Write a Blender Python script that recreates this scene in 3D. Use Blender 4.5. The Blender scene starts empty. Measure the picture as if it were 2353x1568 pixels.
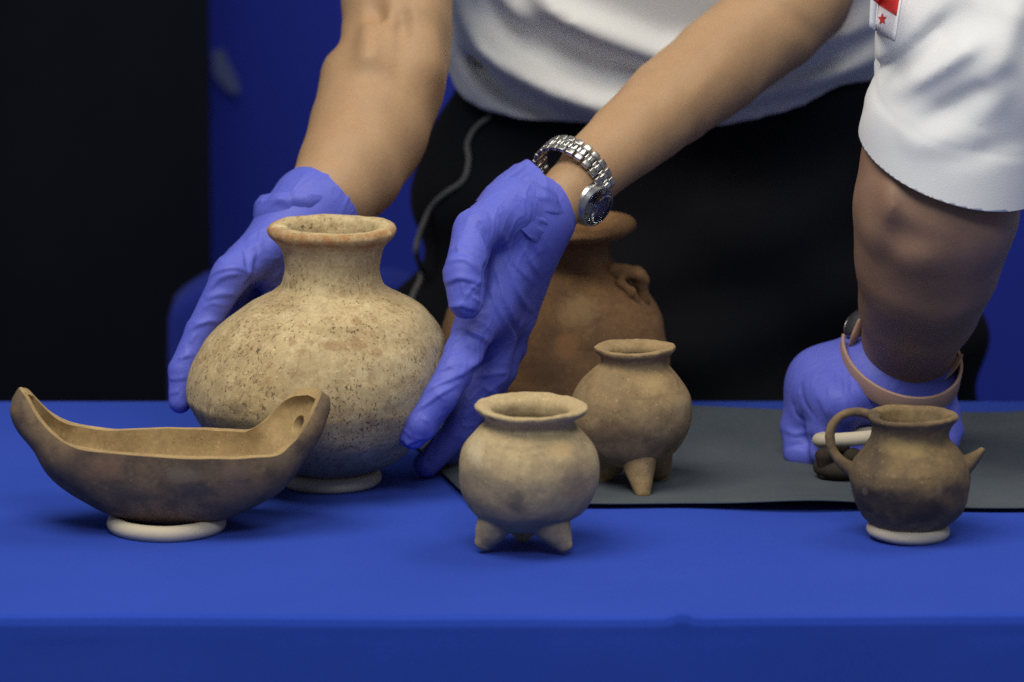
import bpy, bmesh, math, random
import numpy as np
from mathutils import Vector, Matrix
from mathutils.bvhtree import BVHTree

random.seed(7)
sc = bpy.context.scene
COL = sc.collection

# ------------------------------------------------------------------ camera
PITCH = math.radians(11.5)
CAM = np.array([0.0, -3.81, 0.876])
LENS = 197.0
cd = bpy.data.cameras.new('camera'); cam = bpy.data.objects.new('camera', cd); COL.objects.link(cam)
cam.location = CAM; cam.rotation_euler = (math.pi/2 - PITCH, 0, 0)
cd.lens = LENS; cd.sensor_width = 36; cd.clip_end = 50
cd.dof.use_dof = True; cd.dof.focus_distance = 3.83; cd.dof.aperture_fstop = 5.6
sc.camera = cam

# ------------------------------------------------------------------ world, lights, exposure
w = bpy.data.worlds.new('World'); sc.world = w; w.use_nodes = True
w.node_tree.nodes['Background'].inputs[0].default_value = (0.80, 0.88, 1.0, 1)
w.node_tree.nodes['Background'].inputs[1].default_value = 0.16

def area_light(name, loc, target, sx, sy, power, col):
    l = bpy.data.lights.new(name, 'AREA'); l.shape = 'RECTANGLE'; l.size = sx; l.size_y = sy
    l.energy = power; l.color = col
    o = bpy.data.objects.new(name, l); COL.objects.link(o); o.location = loc
    o.rotation_euler = (Vector(target) - Vector(loc)).to_track_quat('-Z', 'Y').to_euler()
    return o
area_light('ceiling_light_key', (-0.65, -0.85, 2.25), (0, -0.05, 0.05), 1.4, 1.0, 42, (1.0, 0.92, 0.78))
area_light('ceiling_light_right', (1.0, 0.15, 2.2), (0.1, 0.05, 0.05), 1.1, 0.8, 15, (1.0, 0.92, 0.80))
area_light('fill_light_front', (0.1, -2.4, 2.2), (0, -0.2, 0.0), 1.2, 0.6, 26, (0.92, 0.95, 1.0))  # added frontal fill to lift the cloth's hanging front, no known lamp there
sc.view_settings.view_transform = 'Standard'; sc.view_settings.look = 'None'
sc.view_settings.gamma = 1; sc.view_settings.use_curve_mapping = False
sc.view_settings.exposure = 0.1
sc.render.engine = 'CYCLES'
sc.cycles.use_denoising = False
sc.cycles.max_bounces = 6

# ------------------------------------------------------------------ measuring helpers: a point of the photograph at a depth Y -> metres
W0, H0 = 2353.0, 1568.0
FPX = W0*LENS/36.0
FWD = np.array([0, math.cos(PITCH), -math.sin(PITCH)]); UPV = np.array([0, math.sin(PITCH), math.cos(PITCH)])
def ray(px, py):
    return FWD + np.array([1.0, 0, 0])*(px - W0/2)/FPX - UPV*(py - H0/2)/FPX
def at(px, py, Y):
    d = ray(px, py); return CAM + d*((Y - CAM[1])/d[1])
def onz(px, py, z=0.0):
    d = ray(px, py); return CAM + d*((z - CAM[2])/d[2])
def mpp(Y):                      # metres per measured pixel at depth Y
    return (Y - CAM[1])/math.cos(PITCH)*1.0/FPX
def L(r, Y): return r*mpp(Y)

# ------------------------------------------------------------------ object helpers
def props(o, label=None, cat=None, group=None, kind=None):
    if label: o['label'] = label
    if cat: o['category'] = cat
    if group: o['group'] = group
    if kind: o['kind'] = kind
    return o
def empty(name, loc, label, cat, group=None):
    o = bpy.data.objects.new(name, None); COL.objects.link(o); o.location = loc; o.empty_display_size = 0.05
    return props(o, label, cat, group)
def link(name, me, mat=None, parent=None, smooth=True):
    o = bpy.data.objects.new(name, me); COL.objects.link(o)
    if mat: me.materials.append(mat)
    if smooth:
        me.polygons.foreach_set('use_smooth', [True]*len(me.polygons))
    if parent:
        o.parent = parent
        o.matrix_parent_inverse = Matrix.Translation(parent.location).inverted()
    return o
def mesh(name, V, F, mat=None, parent=None, smooth=True):
    me = bpy.data.meshes.new(name)
    me.from_pydata([tuple(map(float, v)) for v in V], [], [tuple(int(i) for i in f) for f in F]); me.update()
    return link(name, me, mat, parent, smooth)
def fixnormals(o):
    bm = bmesh.new(); bm.from_mesh(o.data); bmesh.ops.recalc_face_normals(bm, faces=bm.faces); bm.to_mesh(o.data); bm.free()

def spline(pts, n):              # Catmull-Rom through rows of any dimension
    P = np.array(pts, float); out = []
    Q = np.vstack([2*P[0]-P[1], P, 2*P[-1]-P[-2]])
    for i in range(len(P)-1):
        p0, p1, p2, p3 = Q[i], Q[i+1], Q[i+2], Q[i+3]
        for k in range(n):
            t = k/n
            out.append(0.5*((2*p1)+(-p0+p2)*t+(2*p0-5*p1+4*p2-p3)*t*t+(-p0+3*p1-3*p2+p3)*t**3))
    out.append(P[-1]); return np.array(out)

def _hash(i, j, k, s):
    n = (i*374761393 + j*668265263 + k*2147483647 + s*1274126177).astype(np.int64) & 0x7fffffff
    n = ((n ^ (n >> 13))*1274126177) & 0x7fffffff
    n = ((n ^ (n >> 16))*1911520717) & 0x7fffffff
    return (n & 0xffff)/65535.0
def vnoise(P, seed=0):           # value noise 0..1
    P = np.asarray(P, float); I = np.floor(P).astype(np.int64); f = P - I; f = f*f*f*(f*(f*6-15)+10)
    r = 0
    for a in (0, 1):
        for b in (0, 1):
            for c in (0, 1):
                wgt = (f[..., 0] if a else 1-f[..., 0])*(f[..., 1] if b else 1-f[..., 1])*(f[..., 2] if c else 1-f[..., 2])
                r = r + wgt*_hash(I[..., 0]+a, I[..., 1]+b, I[..., 2]+c, seed)
    return r
def fbm(P, seed=0, o=3):
    r = 0; a = 0.5; t = 0
    for i in range(o):
        r = r + a*vnoise(P*2**i, seed+i); t += a; a *= 0.5
    return r/t
def ridge(P, seed=0): return 1-np.abs(2*vnoise(P, seed)-1)

# ------------------------------------------------------------------ distance-field bodies (smooth, continuous skin)
class Field:
    def __init__(self, lo, hi, h):
        self.lo = np.array(lo, float); self.h = h
        self.n = np.ceil((np.array(hi)-self.lo)/h).astype(int)+1
        self.D = np.full(self.n, 0.2, np.float32)
        self.ax = [self.lo[i]+h*np.arange(self.n[i]) for i in range(3)]
    def _slice(self, lo, hi):
        a = np.clip(np.floor((lo-self.lo)/self.h).astype(int), 0, self.n); b = np.clip(np.ceil((hi-self.lo)/self.h).astype(int)+1, 0, self.n)
        return tuple(slice(x, y) for x, y in zip(a, b))
    def grid(self, s=None):
        s = s or (slice(None),)*3
        return np.meshgrid(self.ax[0][s[0]], self.ax[1][s[1]], self.ax[2][s[2]], indexing='ij')
    def cone(self, a, b, ra, rb, k=0.008, flat=None):
        a = np.array(a, float); b = np.array(b, float); m = max(ra, rb)+k+0.03
        s = self._slice(np.minimum(a, b)-m, np.maximum(a, b)+m)
        if any(x.stop <= x.start for x in s): return
        X, Y, Z = self.grid(s); ab = b-a; dd = ab@ab+1e-12
        t = np.clip(((X-a[0])*ab[0]+(Y-a[1])*ab[1]+(Z-a[2])*ab[2])/dd, 0, 1)
        dx, dy, dz = X-a[0]-t*ab[0], Y-a[1]-t*ab[1], Z-a[2]-t*ab[2]
        if flat is not None:      # (direction, factor): thickness along a direction divided
            n, fa = flat; q = (dx*n[0]+dy*n[1]+dz*n[2])*(fa-1)
            dx, dy, dz = dx+q*n[0], dy+q*n[1], dz+q*n[2]
        d = np.sqrt(dx*dx+dy*dy+dz*dz)-(ra+(rb-ra)*t)
        self.blend(s, d, k)
    def blend(self, s, d, k):
        o = self.D[s]; hh = np.maximum(k-np.abs(o-d), 0)/k
        self.D[s] = np.minimum(o, d)-hh*hh*k*0.25
    def chain(self, pts, k=0.008):      # segments joined without swelling, the whole chain then blended in
        A = np.array([p for p, r in pts]); m = max(r for p, r in pts)+k+.03
        s = self._slice(A.min(0)-m, A.max(0)+m)
        old = self.D[s].copy(); self.D[s] = .2
        for (p, r), (q, t) in zip(pts[:-1], pts[1:]): self.cone(p, q, r, t, .0025)
        d = self.D[s].copy(); self.D[s] = old; self.blend(s, d, k)
    def verts(self):
        D = self.D; ins = D < 0; nx, ny, nz = D.shape
        c = np.zeros((nx-1, ny-1, nz-1), np.int8)
        for a in (0, 1):
            for b in (0, 1):
                for e in (0, 1): c += ins[a:nx-1+a, b:ny-1+b, e:nz-1+e]
        act = (c > 0) & (c < 8); idx = -np.ones(act.shape, np.int64); C = np.argwhere(act); idx[act] = np.arange(len(C))
        S = np.zeros((len(C), 3)); N = np.zeros(len(C))
        corners = [(a, b, e) for a in (0, 1) for b in (0, 1) for e in (0, 1)]
        for p in corners:
            for axis in range(3):
                if p[axis]: continue
                q = list(p); q[axis] = 1
                d0 = D[C[:, 0]+p[0], C[:, 1]+p[1], C[:, 2]+p[2]]; d1 = D[C[:, 0]+q[0], C[:, 1]+q[1], C[:, 2]+q[2]]
                m = (d0 < 0) != (d1 < 0); t = np.where(m, d0/(d0-d1+1e-12*(d0 == d1)), 0)
                pt = np.tile(np.array(p, float), (len(C), 1)); pt[:, axis] = t
                S += pt*m[:, None]; N += m
        V = self.lo+self.h*(C+S/N[:, None])
        F = []
        for axis in range(3):
            o = [i for i in range(3) if i != axis]
            sl0 = [slice(None)]*3; sl1 = [slice(None)]*3; sl0[axis] = slice(0, -1); sl1[axis] = slice(1, None)
            a = ins[tuple(sl0)]; b = ins[tuple(sl1)]; E = np.argwhere(a != b)
            E = E[(E[:, o[0]] > 0) & (E[:, o[1]] > 0) & (E[:, o[0]] < D.shape[o[0]]-1) & (E[:, o[1]] < D.shape[o[1]]-1)]
            inside = a[E[:, 0], E[:, 1], E[:, 2]]
            def cell(i, j):
                q = E.copy(); q[:, o[0]] -= i; q[:, o[1]] -= j; return idx[q[:, 0], q[:, 1], q[:, 2]]
            Q = np.stack([cell(1, 1), cell(0, 1), cell(0, 0), cell(1, 0)], 1)
            flip = inside if axis != 1 else ~inside
            Q[~flip] = Q[~flip][:, ::-1]
            F.append(Q)
        return V, np.vstack(F)
def field_mesh(name, fld, mat, parent=None, relax=2, disp=None):
    V, F = fld.verts()
    lab = np.arange(len(V))                # keep the largest connected piece only
    while True:
        mn = lab[F].min(1); new = lab.copy()
        for i in range(4): np.minimum.at(new, F[:, i], mn)
        new = new[new]
        if (new == lab).all(): break
        lab = new
    big = np.bincount(lab).argmax(); keep = lab == big; idx = np.cumsum(keep)-1
    F = idx[F[keep[F[:, 0]]]]; V = V[keep]
    for _ in range(relax):        # Laplacian relax
        acc = np.zeros_like(V); cnt = np.zeros(len(V))
        for i in range(4):
            a, b = F[:, i], F[:, (i+1) % 4]
            np.add.at(acc, a, V[b]); np.add.at(cnt, a, 1); np.add.at(acc, b, V[a]); np.add.at(cnt, b, 1)
        V = 0.4*V+0.6*acc/np.maximum(cnt, 1)[:, None]
    if disp is not None:
        n = np.cross(V[F[:, 2]]-V[F[:, 0]], V[F[:, 3]]-V[F[:, 1]]); N = np.zeros_like(V)
        for i in range(4): np.add.at(N, F[:, i], n)
        N /= np.linalg.norm(N, axis=1)[:, None]+1e-12
        V = V+N*disp(V, N)[:, None]
    me = bpy.data.meshes.new(name)
    me.vertices.add(len(V)); me.vertices.foreach_set('co', V.astype(np.float32).ravel())
    me.loops.add(F.size); me.loops.foreach_set('vertex_index', F.ravel().astype(np.int32))
    me.polygons.add(len(F)); me.polygons.foreach_set('loop_start', np.arange(0, F.size, 4, dtype=np.int32))
    me.update(calc_edges=True); me.validate()
    return link(name, me, mat, parent)

# ------------------------------------------------------------------ sweep and lathe
def sweep(name, pts, radii, mat, parent=None, segs=20, sub=6, flat=1.0, jitter=0.0, ends=True):
    R = np.array(radii, float).reshape(-1, 1); A = spline(np.hstack([np.array(pts, float), R]), sub)
    C, r = A[:, :3], A[:, 3]; V = []; F = []
    T = np.gradient(C, axis=0); T /= np.linalg.norm(T, axis=1)[:, None]
    u = np.cross(T[0], [0, 0, 1.0]); 
    if np.linalg.norm(u) < .1: u = np.cross(T[0], [0, 1.0, 0])
    rows = [(C[i], r[i], T[i]) for i in range(len(C))]
    if ends:                      # rounded ends
        pre = [(C[0]-T[0]*r[0]*math.sin(a)*.8, r[0]*math.cos(a), T[0]) for a in (1.5, 1.2, .85, .45)]
        post = [(C[-1]+T[-1]*r[-1]*math.sin(a)*.8, r[-1]*math.cos(a), T[-1]) for a in (.45, .85, 1.2, 1.5)]
        rows = pre+rows+post
    for c, rr, t in rows:
        u = u-t*(u@t); u /= np.linalg.norm(u); v = np.cross(t, u)
        for k in range(segs):
            a = 2*math.pi*k/segs; V.append(c+rr*(u*math.cos(a)+v*math.sin(a)*flat))
    V = np.array(V)
    if jitter: V = V+jitter*(np.stack([fbm(V*90, s) for s in (3, 5, 9)], 1)-.5)
    n = len(rows)
    for i in range(n-1):
        for k in range(segs): F.append((i*segs+k, i*segs+(k+1) % segs, (i+1)*segs+(k+1) % segs, (i+1)*segs+k))
    F.append(tuple(range(segs))[::-1]); F.append(tuple((n-1)*segs+k for k in range(segs)))
    o = mesh(name, V, F, mat, parent); fixnormals(o); return o

def pot(name, rows, Y0, mat, parent=None, segs=112, sub=6, rough=0.0012, seed=1, tilt=0.0, lip=0.0, depth=1.0):
    """rows: (py, left, right) measured on the silhouette, from the foot up over the lip and down inside."""
    A = []
    for py, l, r in rows:
        p = at((l+r)/2, py, Y0); A.append((p[0], p[2], L((r-l)/2, Y0)))
    A = spline(A, sub); V = []; F = []
    for cx, z, r in A:
        r = max(r, 1e-4)
        for k in range(segs):
            a = 2*math.pi*k/segs; V.append((cx+r*math.cos(a), Y0+depth*r*math.sin(a), z+tilt*r*math.cos(a)))
    V = np.array(V); n = len(A)
    # hand-made unevenness: slow bulges and a wavering lip
    ctr = np.repeat(A[:, [0]], segs, 0); d = np.stack([V[:, 0]-ctr[:, 0], V[:, 1]-Y0], 1); ln = np.linalg.norm(d, axis=1)[:, None]+1e-9
    b = (fbm(V*22, seed, 3)-.5)*2*rough*1.6+(fbm(V*130, seed+9, 3)-.5)*rough*.55
    V[:, :2] += d/ln*b[:, None]
    V[:, 2] += (fbm(V*np.array([28, 28, 4.]), seed+20, 2)-.5)*2*rough*lip+(fbm(V*np.array([150, 150, 30.]), seed+25, 2)-.5)*.0007*lip
    for i in range(n-1):
        for k in range(segs): F.append((i*segs+k, i*segs+(k+1) % segs, (i+1)*segs+(k+1) % segs, (i+1)*segs+k))
    F.append(tuple(range(segs))[::-1]); F.append(tuple((n-1)*segs+k for k in range(segs)))
    return mesh(name, V, F, mat, parent)

def torus(name, c, R, r, mat, label=None, tilt=(0, 0), seed=0, sq=1.0):
    V = []; F = []; n, m = 96, 24
    for i in range(n):
        a = 2*math.pi*i/n
        for j in range(m):
            b = 2*math.pi*j/m; q = R+r*math.copysign(abs(math.cos(b))**sq, math.cos(b))
            z = r*math.copysign(abs(math.sin(b))**sq, math.sin(b))
            V.append((q*math.cos(a), q*math.sin(a), z))
    V = np.array(V); V += (np.stack([fbm(V*40, seed+s) for s in range(3)], 1)-.5)*.0008
    for i in range(n):
        for j in range(m): F.append((i*m+j, ((i+1) % n)*m+j, ((i+1) % n)*m+(j+1) % m, i*m+(j+1) % m))
    o = mesh(name, V, F, mat); o.location = c; o.rotation_euler = (tilt[0], tilt[1], 0); return o

# ------------------------------------------------------------------ materials
class M:
    def __init__(self, name, rough=.8, spec=.3):
        self.m = bpy.data.materials.new(name); self.m.use_nodes = True
        self.t = self.m.node_tree; self.b = self.t.nodes['Principled BSDF']
        self.b.inputs['Roughness'].default_value = rough; self.b.inputs['Specular IOR Level'].default_value = spec
        tc = self.t.nodes.new('ShaderNodeTexCoord'); self.co = tc.outputs['Object']
    def n(self, t, **kw):
        x = self.t.nodes.new(t)
        for k, v in kw.items(): setattr(x, k, v)
        return x
    def l(self, a, b): self.t.links.new(a, b)
    def mapping(self, scale=(1, 1, 1), rot=(0, 0, 0), loc=(0, 0, 0)):
        x = self.n('ShaderNodeMapping'); x.inputs['Scale'].default_value = scale; x.inputs['Rotation'].default_value = rot; x.inputs['Location'].default_value = loc
        self.l(self.co, x.inputs[0]); return x.outputs[0]
    def noise(self, scale, detail=4, rough=.55, vec=None, dist=0.0):
        x = self.n('ShaderNodeTexNoise'); x.inputs['Scale'].default_value = scale; x.inputs['Detail'].default_value = detail
        x.inputs['Roughness'].default_value = rough; x.inputs['Distortion'].default_value = dist
        self.l(vec or self.co, x.inputs['Vector']); return x.outputs['Fac']
    def voro(self, scale, vec=None, feature='F1', rnd=1.0):
        x = self.n('ShaderNodeTexVoronoi', feature=feature); x.inputs['Scale'].default_value = scale; x.inputs['Randomness'].default_value = rnd
        self.l(vec or self.co, x.inputs['Vector']); return x
    def ramp(self, fac, stops):
        x = self.n('ShaderNodeValToRGB'); e = x.color_ramp.elements
        while len(e) < len(stops): e.new(.5)
        for q, (p, c) in zip(e, stops): q.position = p; q.color = (c, c, c, 1) if isinstance(c, (int, float)) else (*c, 1)
        self.l(fac, x.inputs[0]); return x.outputs[0]
    def mix(self, fac, a, b, mode='MIX'):
        x = self.n('ShaderNodeMix', data_type='RGBA', blend_type=mode)
        for s, v in ((x.inputs[0], fac), (x.inputs[6], a), (x.inputs[7], b)):
            if isinstance(v, (int, float)): s.default_value = v
            elif isinstance(v, tuple): s.default_value = (*v, 1)
            else: self.l(v, s)
        return x.outputs[2]
    def math(self, op, a, b=0.5):
        x = self.n('ShaderNodeMath', operation=op)
        for s, v in ((x.inputs[0], a), (x.inputs[1], b)):
            if isinstance(v, (int, float)): s.default_value = v
            else: self.l(v, s)
        return x.outputs[0]
    def color(self, c):
        s = self.b.inputs['Base Color']
        if isinstance(c, tuple): s.default_value = (*c, 1)
        else: self.l(c, s)
    def bump(self, h, strength=.3, dist=.001):
        x = self.n('ShaderNodeBump'); x.inputs['Strength'].default_value = strength; x.inputs['Distance'].default_value = dist
        prev = self.b.inputs['Normal'].links
        if prev: self.l(prev[0].from_socket, x.inputs['Normal'])
        self.l(h, x.inputs['Height']); self.l(x.outputs[0], self.b.inputs['Normal'])
    def set(self, k, v): self.b.inputs[k].default_value = v

def clay(name, a, b, c, seed=0.0, blotch=9, flecks=0.0, dark=(.03, .022, .015), smoke=0.0, smokecol=(.06, .05, .045), smokeloc=(0, 0, 0), rough=.85, edge=0.0):
    m = M(name, rough, .22); v = m.mapping(loc=(seed*3.1, seed*1.7, seed*2.3))
    n1 = m.noise(blotch, 6, .62, v); n2 = m.noise(blotch*4.3, 6, .65, v); n3 = m.noise(260, 3, .6, v)
    col = m.mix(m.ramp(n1, [(.34, 0.0), (.66, 1.0)]), a, b)
    col = m.mix(m.math('MULTIPLY', m.ramp(n2, [(.46, 0.0), (.70, 1.0)]), .75), col, c)
    col = m.mix(.35, col, m.ramp(n3, [(.25, (.32, .30, .28)), (.75, (1, 1, 1))]), 'MULTIPLY')
    if edge:
        gm = m.n('ShaderNodeNewGeometry'); col = m.mix(m.math('MULTIPLY', m.ramp(gm.outputs['Pointiness'], [(.52, 0.0), (.60, 1.0)]), edge), col, tuple(min(1, q*1.35) for q in a))
    if smoke:
        n4 = m.noise(13, 5, .6, m.mapping(loc=(seed+5, *smokeloc[1:])), .3)
        col = m.mix(m.math('MULTIPLY', m.ramp(n4, [(.50, 0.0), (.68, 1.0)]), smoke), col, smokecol)
    gv = m.voro(420, m.mapping(scale=(1, 1, .8), rot=(.2, .1, .4))); pit = m.math('MULTIPLY', m.ramp(gv.outputs['Distance'], [(.10, 1.0), (.26, 0.0)]), m.ramp(gv.outputs['Color'], [(.60, 0.0), (.68, 1.0)]))
    pit = m.math('MULTIPLY', pit, m.ramp(m.noise(31, 4, .6, v), [(.40, .15), (.62, 1.0)]))
    col = m.mix(m.math('MULTIPLY', pit, .65), col, tuple(q*.22 for q in c))
    gl_ = m.noise(520, 2, .6, v); col = m.mix(m.math('MULTIPLY', m.ramp(gl_, [(.64, 0.0), (.72, 1.0)]), .45), col, tuple(min(1, q*1.5) for q in a))
    sc1 = m.noise(140, 3, .55, m.mapping(scale=(.12, .12, 1), rot=(.15, .3, .2)), .2); col = m.mix(m.math('MULTIPLY', m.ramp(sc1, [(.60, 0.0), (.68, 1.0)]), .28), col, tuple(q*.6 for q in c))
    h = m.math('SUBTRACT', m.math('ADD', m.math('MULTIPLY', n2, .6), m.math('MULTIPLY', n3, .5)), m.math('MULTIPLY', pit, .9))
    h = m.math('ADD', h, m.math('MULTIPLY', sc1, .25))
    if flecks:
        wv = m.n('ShaderNodeTexNoise'); wv.inputs['Scale'].default_value = 300; wv.inputs['Detail'].default_value = 2; m.l(m.co, wv.inputs['Vector'])
        va = m.n('ShaderNodeVectorMath', operation='MULTIPLY_ADD'); m.l(wv.outputs['Color'], va.inputs[0]); va.inputs[1].default_value = (.0040,)*3; m.l(m.mapping(scale=(1, 1, .75), rot=(.3, .5, .2)), va.inputs[2])
        vz = m.voro(300, va.outputs[0])
        reg = m.noise(22, 4, .6, v)
        thr = m.ramp(reg, [(.36, .1), (.60, 1.0)])
        fk = m.noise(430, 2, .5, m.mapping(scale=(1, 1, .6), rot=(.2, .7, .1)), .8)
        sp = m.math('MULTIPLY', m.ramp(vz.outputs['Distance'], [(.13, 1.0), (.30, 0.0)]), m.ramp(vz.outputs['Color'], [(.40, 0.0), (.62, 1.0)]))
        sp = m.math('MAXIMUM', sp, m.math('MULTIPLY', m.ramp(fk, [(.60, 0.0), (.67, 1.0)]), .9))
        sp = m.math('MULTIPLY', m.math('MULTIPLY', sp, thr), flecks)
        mot = m.math('MULTIPLY', m.ramp(m.noise(85, 6, .72, v), [(.52, 0.0), (.62, 1.0)]), .6)
        col = m.mix(mot, col, (.31, .205, .10))
        col = m.mix(m.math('MULTIPLY', m.ramp(m.noise(55, 5, .7, m.mapping(loc=(3, 1, 2))), [(.54, 0.0), (.66, 1.0)]), .5), col, (.68, .56, .33))
        col = m.mix(sp, col, dark); h = m.math('SUBTRACT', h, m.math('MULTIPLY', sp, .8))
    m.color(col); m.bump(h, .45, .0009); return m

BLUE = (.030, .066, .36)
def cloth(name, c, c2, weave=900, rough=.9, sheen=.2, big=5, mot=.30):
    m = M(name, rough, .06); m.color(m.mix(m.ramp(m.noise(big, 4), [(.35, 0.0), (.65, 1.0)]), c, c2))
    bc_ = m.b.inputs['Base Color'].links[0].from_socket; m.color(m.mix(mot, bc_, m.ramp(m.noise(weave*.35, 3, .7), [(.3, (.62, .62, .66)), (.7, (1, 1, 1))]), 'MULTIPLY'))
    m.bump(m.noise(weave, 2, .5), .25, .0006); m.set('Sheen Weight', sheen*.25); m.set('Sheen Roughness', .5); return m.m
MAT = {}
MAT['table'] = cloth('blue_tablecloth_fabric', (.020, .058, .40), (.024, .064, .43), 1100, .92, .25)
MAT['backdrop'] = cloth('blue_backdrop_fabric', (.021, .036, .34), (.024, .040, .36), 500, .9, .1, 2)
MAT['chair'] = cloth('blue_chair_cover', (.016, .027, .22), (.018, .030, .235), 600, .9, .1)
MAT['grey'] = cloth('grey_felt', (.060, .076, .094), (.074, .088, .100), 700, .95, .3, 16)
MAT['black'] = cloth('black_cloth', (.0075, .008, .011), (.011, .0115, .015), 700, .9, .05)
MAT['curtain'] = cloth('black_curtain_cloth', (.004, .005, .009), (.006, .007, .012), 300, .95, .0, 3)
MAT['white'] = cloth('white_shirt_knit', (.66, .665, .66), (.70, .70, .68), 900, .9, .2, 10, .05)
MAT['sleeve'] = cloth('white_sleeve_knit', (.62, .64, .67), (.67, .68, .70), 900, .9, .2, 10, .05)
MAT['cord'] = cloth('grey_cord', (.12, .12, .115), (.15, .15, .145), 900, .9, .1)

CL = {}
jarm = clay('cream_speckled_clay', (.62, .50, .285), (.53, .40, .205), (.40, .29, .155), 1.0, 11, .80)
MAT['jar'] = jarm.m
CL['bowl'] = clay('brown_bowl_clay', (.27, .18, .10), (.17, .122, .075), (.105, .082, .06), 2.0, 16, 0, smoke=.75, smokecol=(.062, .055, .05), edge=.6); MAT['bowl'] = CL['bowl'].m
MAT['bowl_in'] = clay('golden_bowl_clay', (.48, .345, .165), (.40, .28, .13), (.30, .205, .10), 2.5, 12, 0, smoke=.25, smokecol=(.2, .14, .08), edge=.5).m
CL['pale'] = clay('pale_buff_clay', (.56, .44, .25), (.47, .36, .195), (.40, .30, .18), 3.0, 14, 0, smoke=.5, smokecol=(.17, .14, .105)); MAT['pale'] = CL['pale'].m
CL['olive'] = clay('olive_brown_clay', (.40, .285, .145), (.32, .22, .11), (.22, .15, .08), 4.0, 13, 0, smoke=.45, smokecol=(.09, .07, .05)); MAT['olive'] = CL['olive'].m
CL['terracotta'] = clay('dull_terracotta_clay', (.33, .185, .085), (.25, .135, .06), (.17, .095, .05), 5.0, 8, 0, smoke=.5, smokecol=(.08, .05, .035)); MAT['terracotta'] = CL['terracotta'].m
CL['jug'] = clay('dark_brown_clay', (.27, .19, .09), (.20, .135, .07), (.13, .095, .06), 6.0, 12, 0, smoke=.75, smokecol=(.055, .045, .038)); MAT['jug'] = CL['jug'].m
MAT['sooty'] = clay('sooty_clay', (.045, .034, .022), (.035, .026, .02), (.03, .025, .02), 7.0, 12).m
m = M('cream_ring_foam', .75, .25); m.color(m.mix(m.noise(60, 4), (.52, .46, .345), (.58, .51, .39))); m.bump(m.noise(400, 3), .2, .0005); MAT['ring'] = m.m

m = M('blue_nitrile', .54, .32); m.set('Subsurface Weight', .12); m.set('Subsurface Radius', (.3, .3, 1.0)); m.set('Subsurface Scale', .004)
m.color(m.mix(m.noise(40, 3), (.092, .113, .53), (.120, .142, .60)))
def ridged(sc_, vec_, det=3):
    x = m.n('ShaderNodeTexNoise', noise_type='RIDGED_MULTIFRACTAL'); x.inputs['Scale'].default_value = sc_; x.inputs['Detail'].default_value = det; x.inputs['Distortion'].default_value = .5
    m.l(vec_, x.inputs['Vector']); return x.outputs['Fac']
m.bump(ridged(42, m.mapping(scale=(1, 1, .38), rot=(0, -.45, 0))), .50, .0022)
m.bump(ridged(95, m.mapping(scale=(.45, 1, 1), rot=(0, .5, .3))), .28, .0012)
m.bump(m.noise(1500, 2), .1, .0003); MAT['glove'] = m.m

def skin(name, a, b):
    m = M(name, .55, .35); n = m.noise(30, 5, .6); f = m.noise(600, 3, .6)
    c = m.mix(m.ramp(n, [(.3, 0.0), (.7, 1.0)]), a, b); c = m.mix(.18, c, m.ramp(f, [(.3, (.5, .4, .35)), (.7, (1, 1, 1))]), 'MULTIPLY')
    m.color(c); m.set('Subsurface Weight', .15); m.set('Subsurface Radius', (1, .35, .2)); m.set('Subsurface Scale', .004)
    m.bump(m.noise(900, 3), .18, .0006); m.bump(m.noise(70, 4), .15, .002); return m.m
MAT['skin'] = skin('tan_skin', (.43, .275, .150), (.38, .232, .125))
MAT['skin_b'] = skin('brown_skin', (.30, .185, .125), (.25, .15, .10))
def metal(name, c, r):
    m = M(name, r, .5); m.set('Metallic', 1.0); m.color(c); m.bump(m.noise(500, 2), .08, .0003); return m.m
MAT['steel'] = metal('polished_steel', (.62, .62, .60), .12); MAT['brushed'] = metal('brushed_steel', (.48, .48, .47), .3)
MAT['darksteel'] = metal('dark_steel', (.2, .2, .21), .25)
m = M('dark_dial', .35, .5); m.color((.05, .052, .06)); MAT['dial'] = m.m
m = M('watch_glass', .06, .5); m.color((.9, .9, .9)); m.set('Transmission Weight', 1.0); m.set('IOR', 1.45); MAT['glass'] = m.m
m = M('gilt', .3, .5); m.set('Metallic', 1.0); m.color((.8, .62, .25)); MAT['gilt'] = m.m
m = M('tan_leather', .6, .35); m.color(m.mix(m.noise(90, 4), (.34, .21, .16), (.40, .26, .20))); m.bump(m.noise(500, 4), .3, .0006); MAT['leather'] = m.m
def plain(name, c, r=.8):
    m = M(name, r, .2); m.color(m.mix(m.noise(300, 2), c, tuple(x*.88 for x in c))); m.bump(m.noise(900, 2), .2, .0005); return m.m
MAT['red'] = plain('red_embroidery', (.55, .03, .03)); MAT['patchwhite'] = plain('white_embroidery', (.80, .80, .84)); MAT['patchblue'] = plain('blue_embroidery', (.03, .07, .4))
MAT['print'] = plain('pale_print', (.10, .13, .30))

# ================================================================== SETTING
def sheet(name, nx, ny, fn, mat, parent=None, thick=0.0):
    F = []
    Vv, Uu = np.meshgrid(np.linspace(0, 1, ny+1), np.linspace(0, 1, nx+1), indexing='ij')
    V = np.stack(np.broadcast_arrays(*fn(Uu.ravel(), Vv.ravel())), 1)
    for j in range(ny):
        for i in range(nx): a = j*(nx+1)+i; F.append((a, a+1, a+nx+2, a+nx+1))
    o = mesh(name, V, F, mat, parent)
    if thick:
        s = o.modifiers.new('thickness', 'SOLIDIFY'); s.thickness = thick; s.offset = -1
    return o

YB = 1.30
def bd(u, v):
    x = -1.5+3*u; return (x, YB+.006*np.sin(x*9)+.004*np.sin(x*23+1), -.85+2.2*v)
backdrop = props(sheet('backdrop', 120, 4, bd, MAT['backdrop'], thick=.01), kind='structure')
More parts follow.
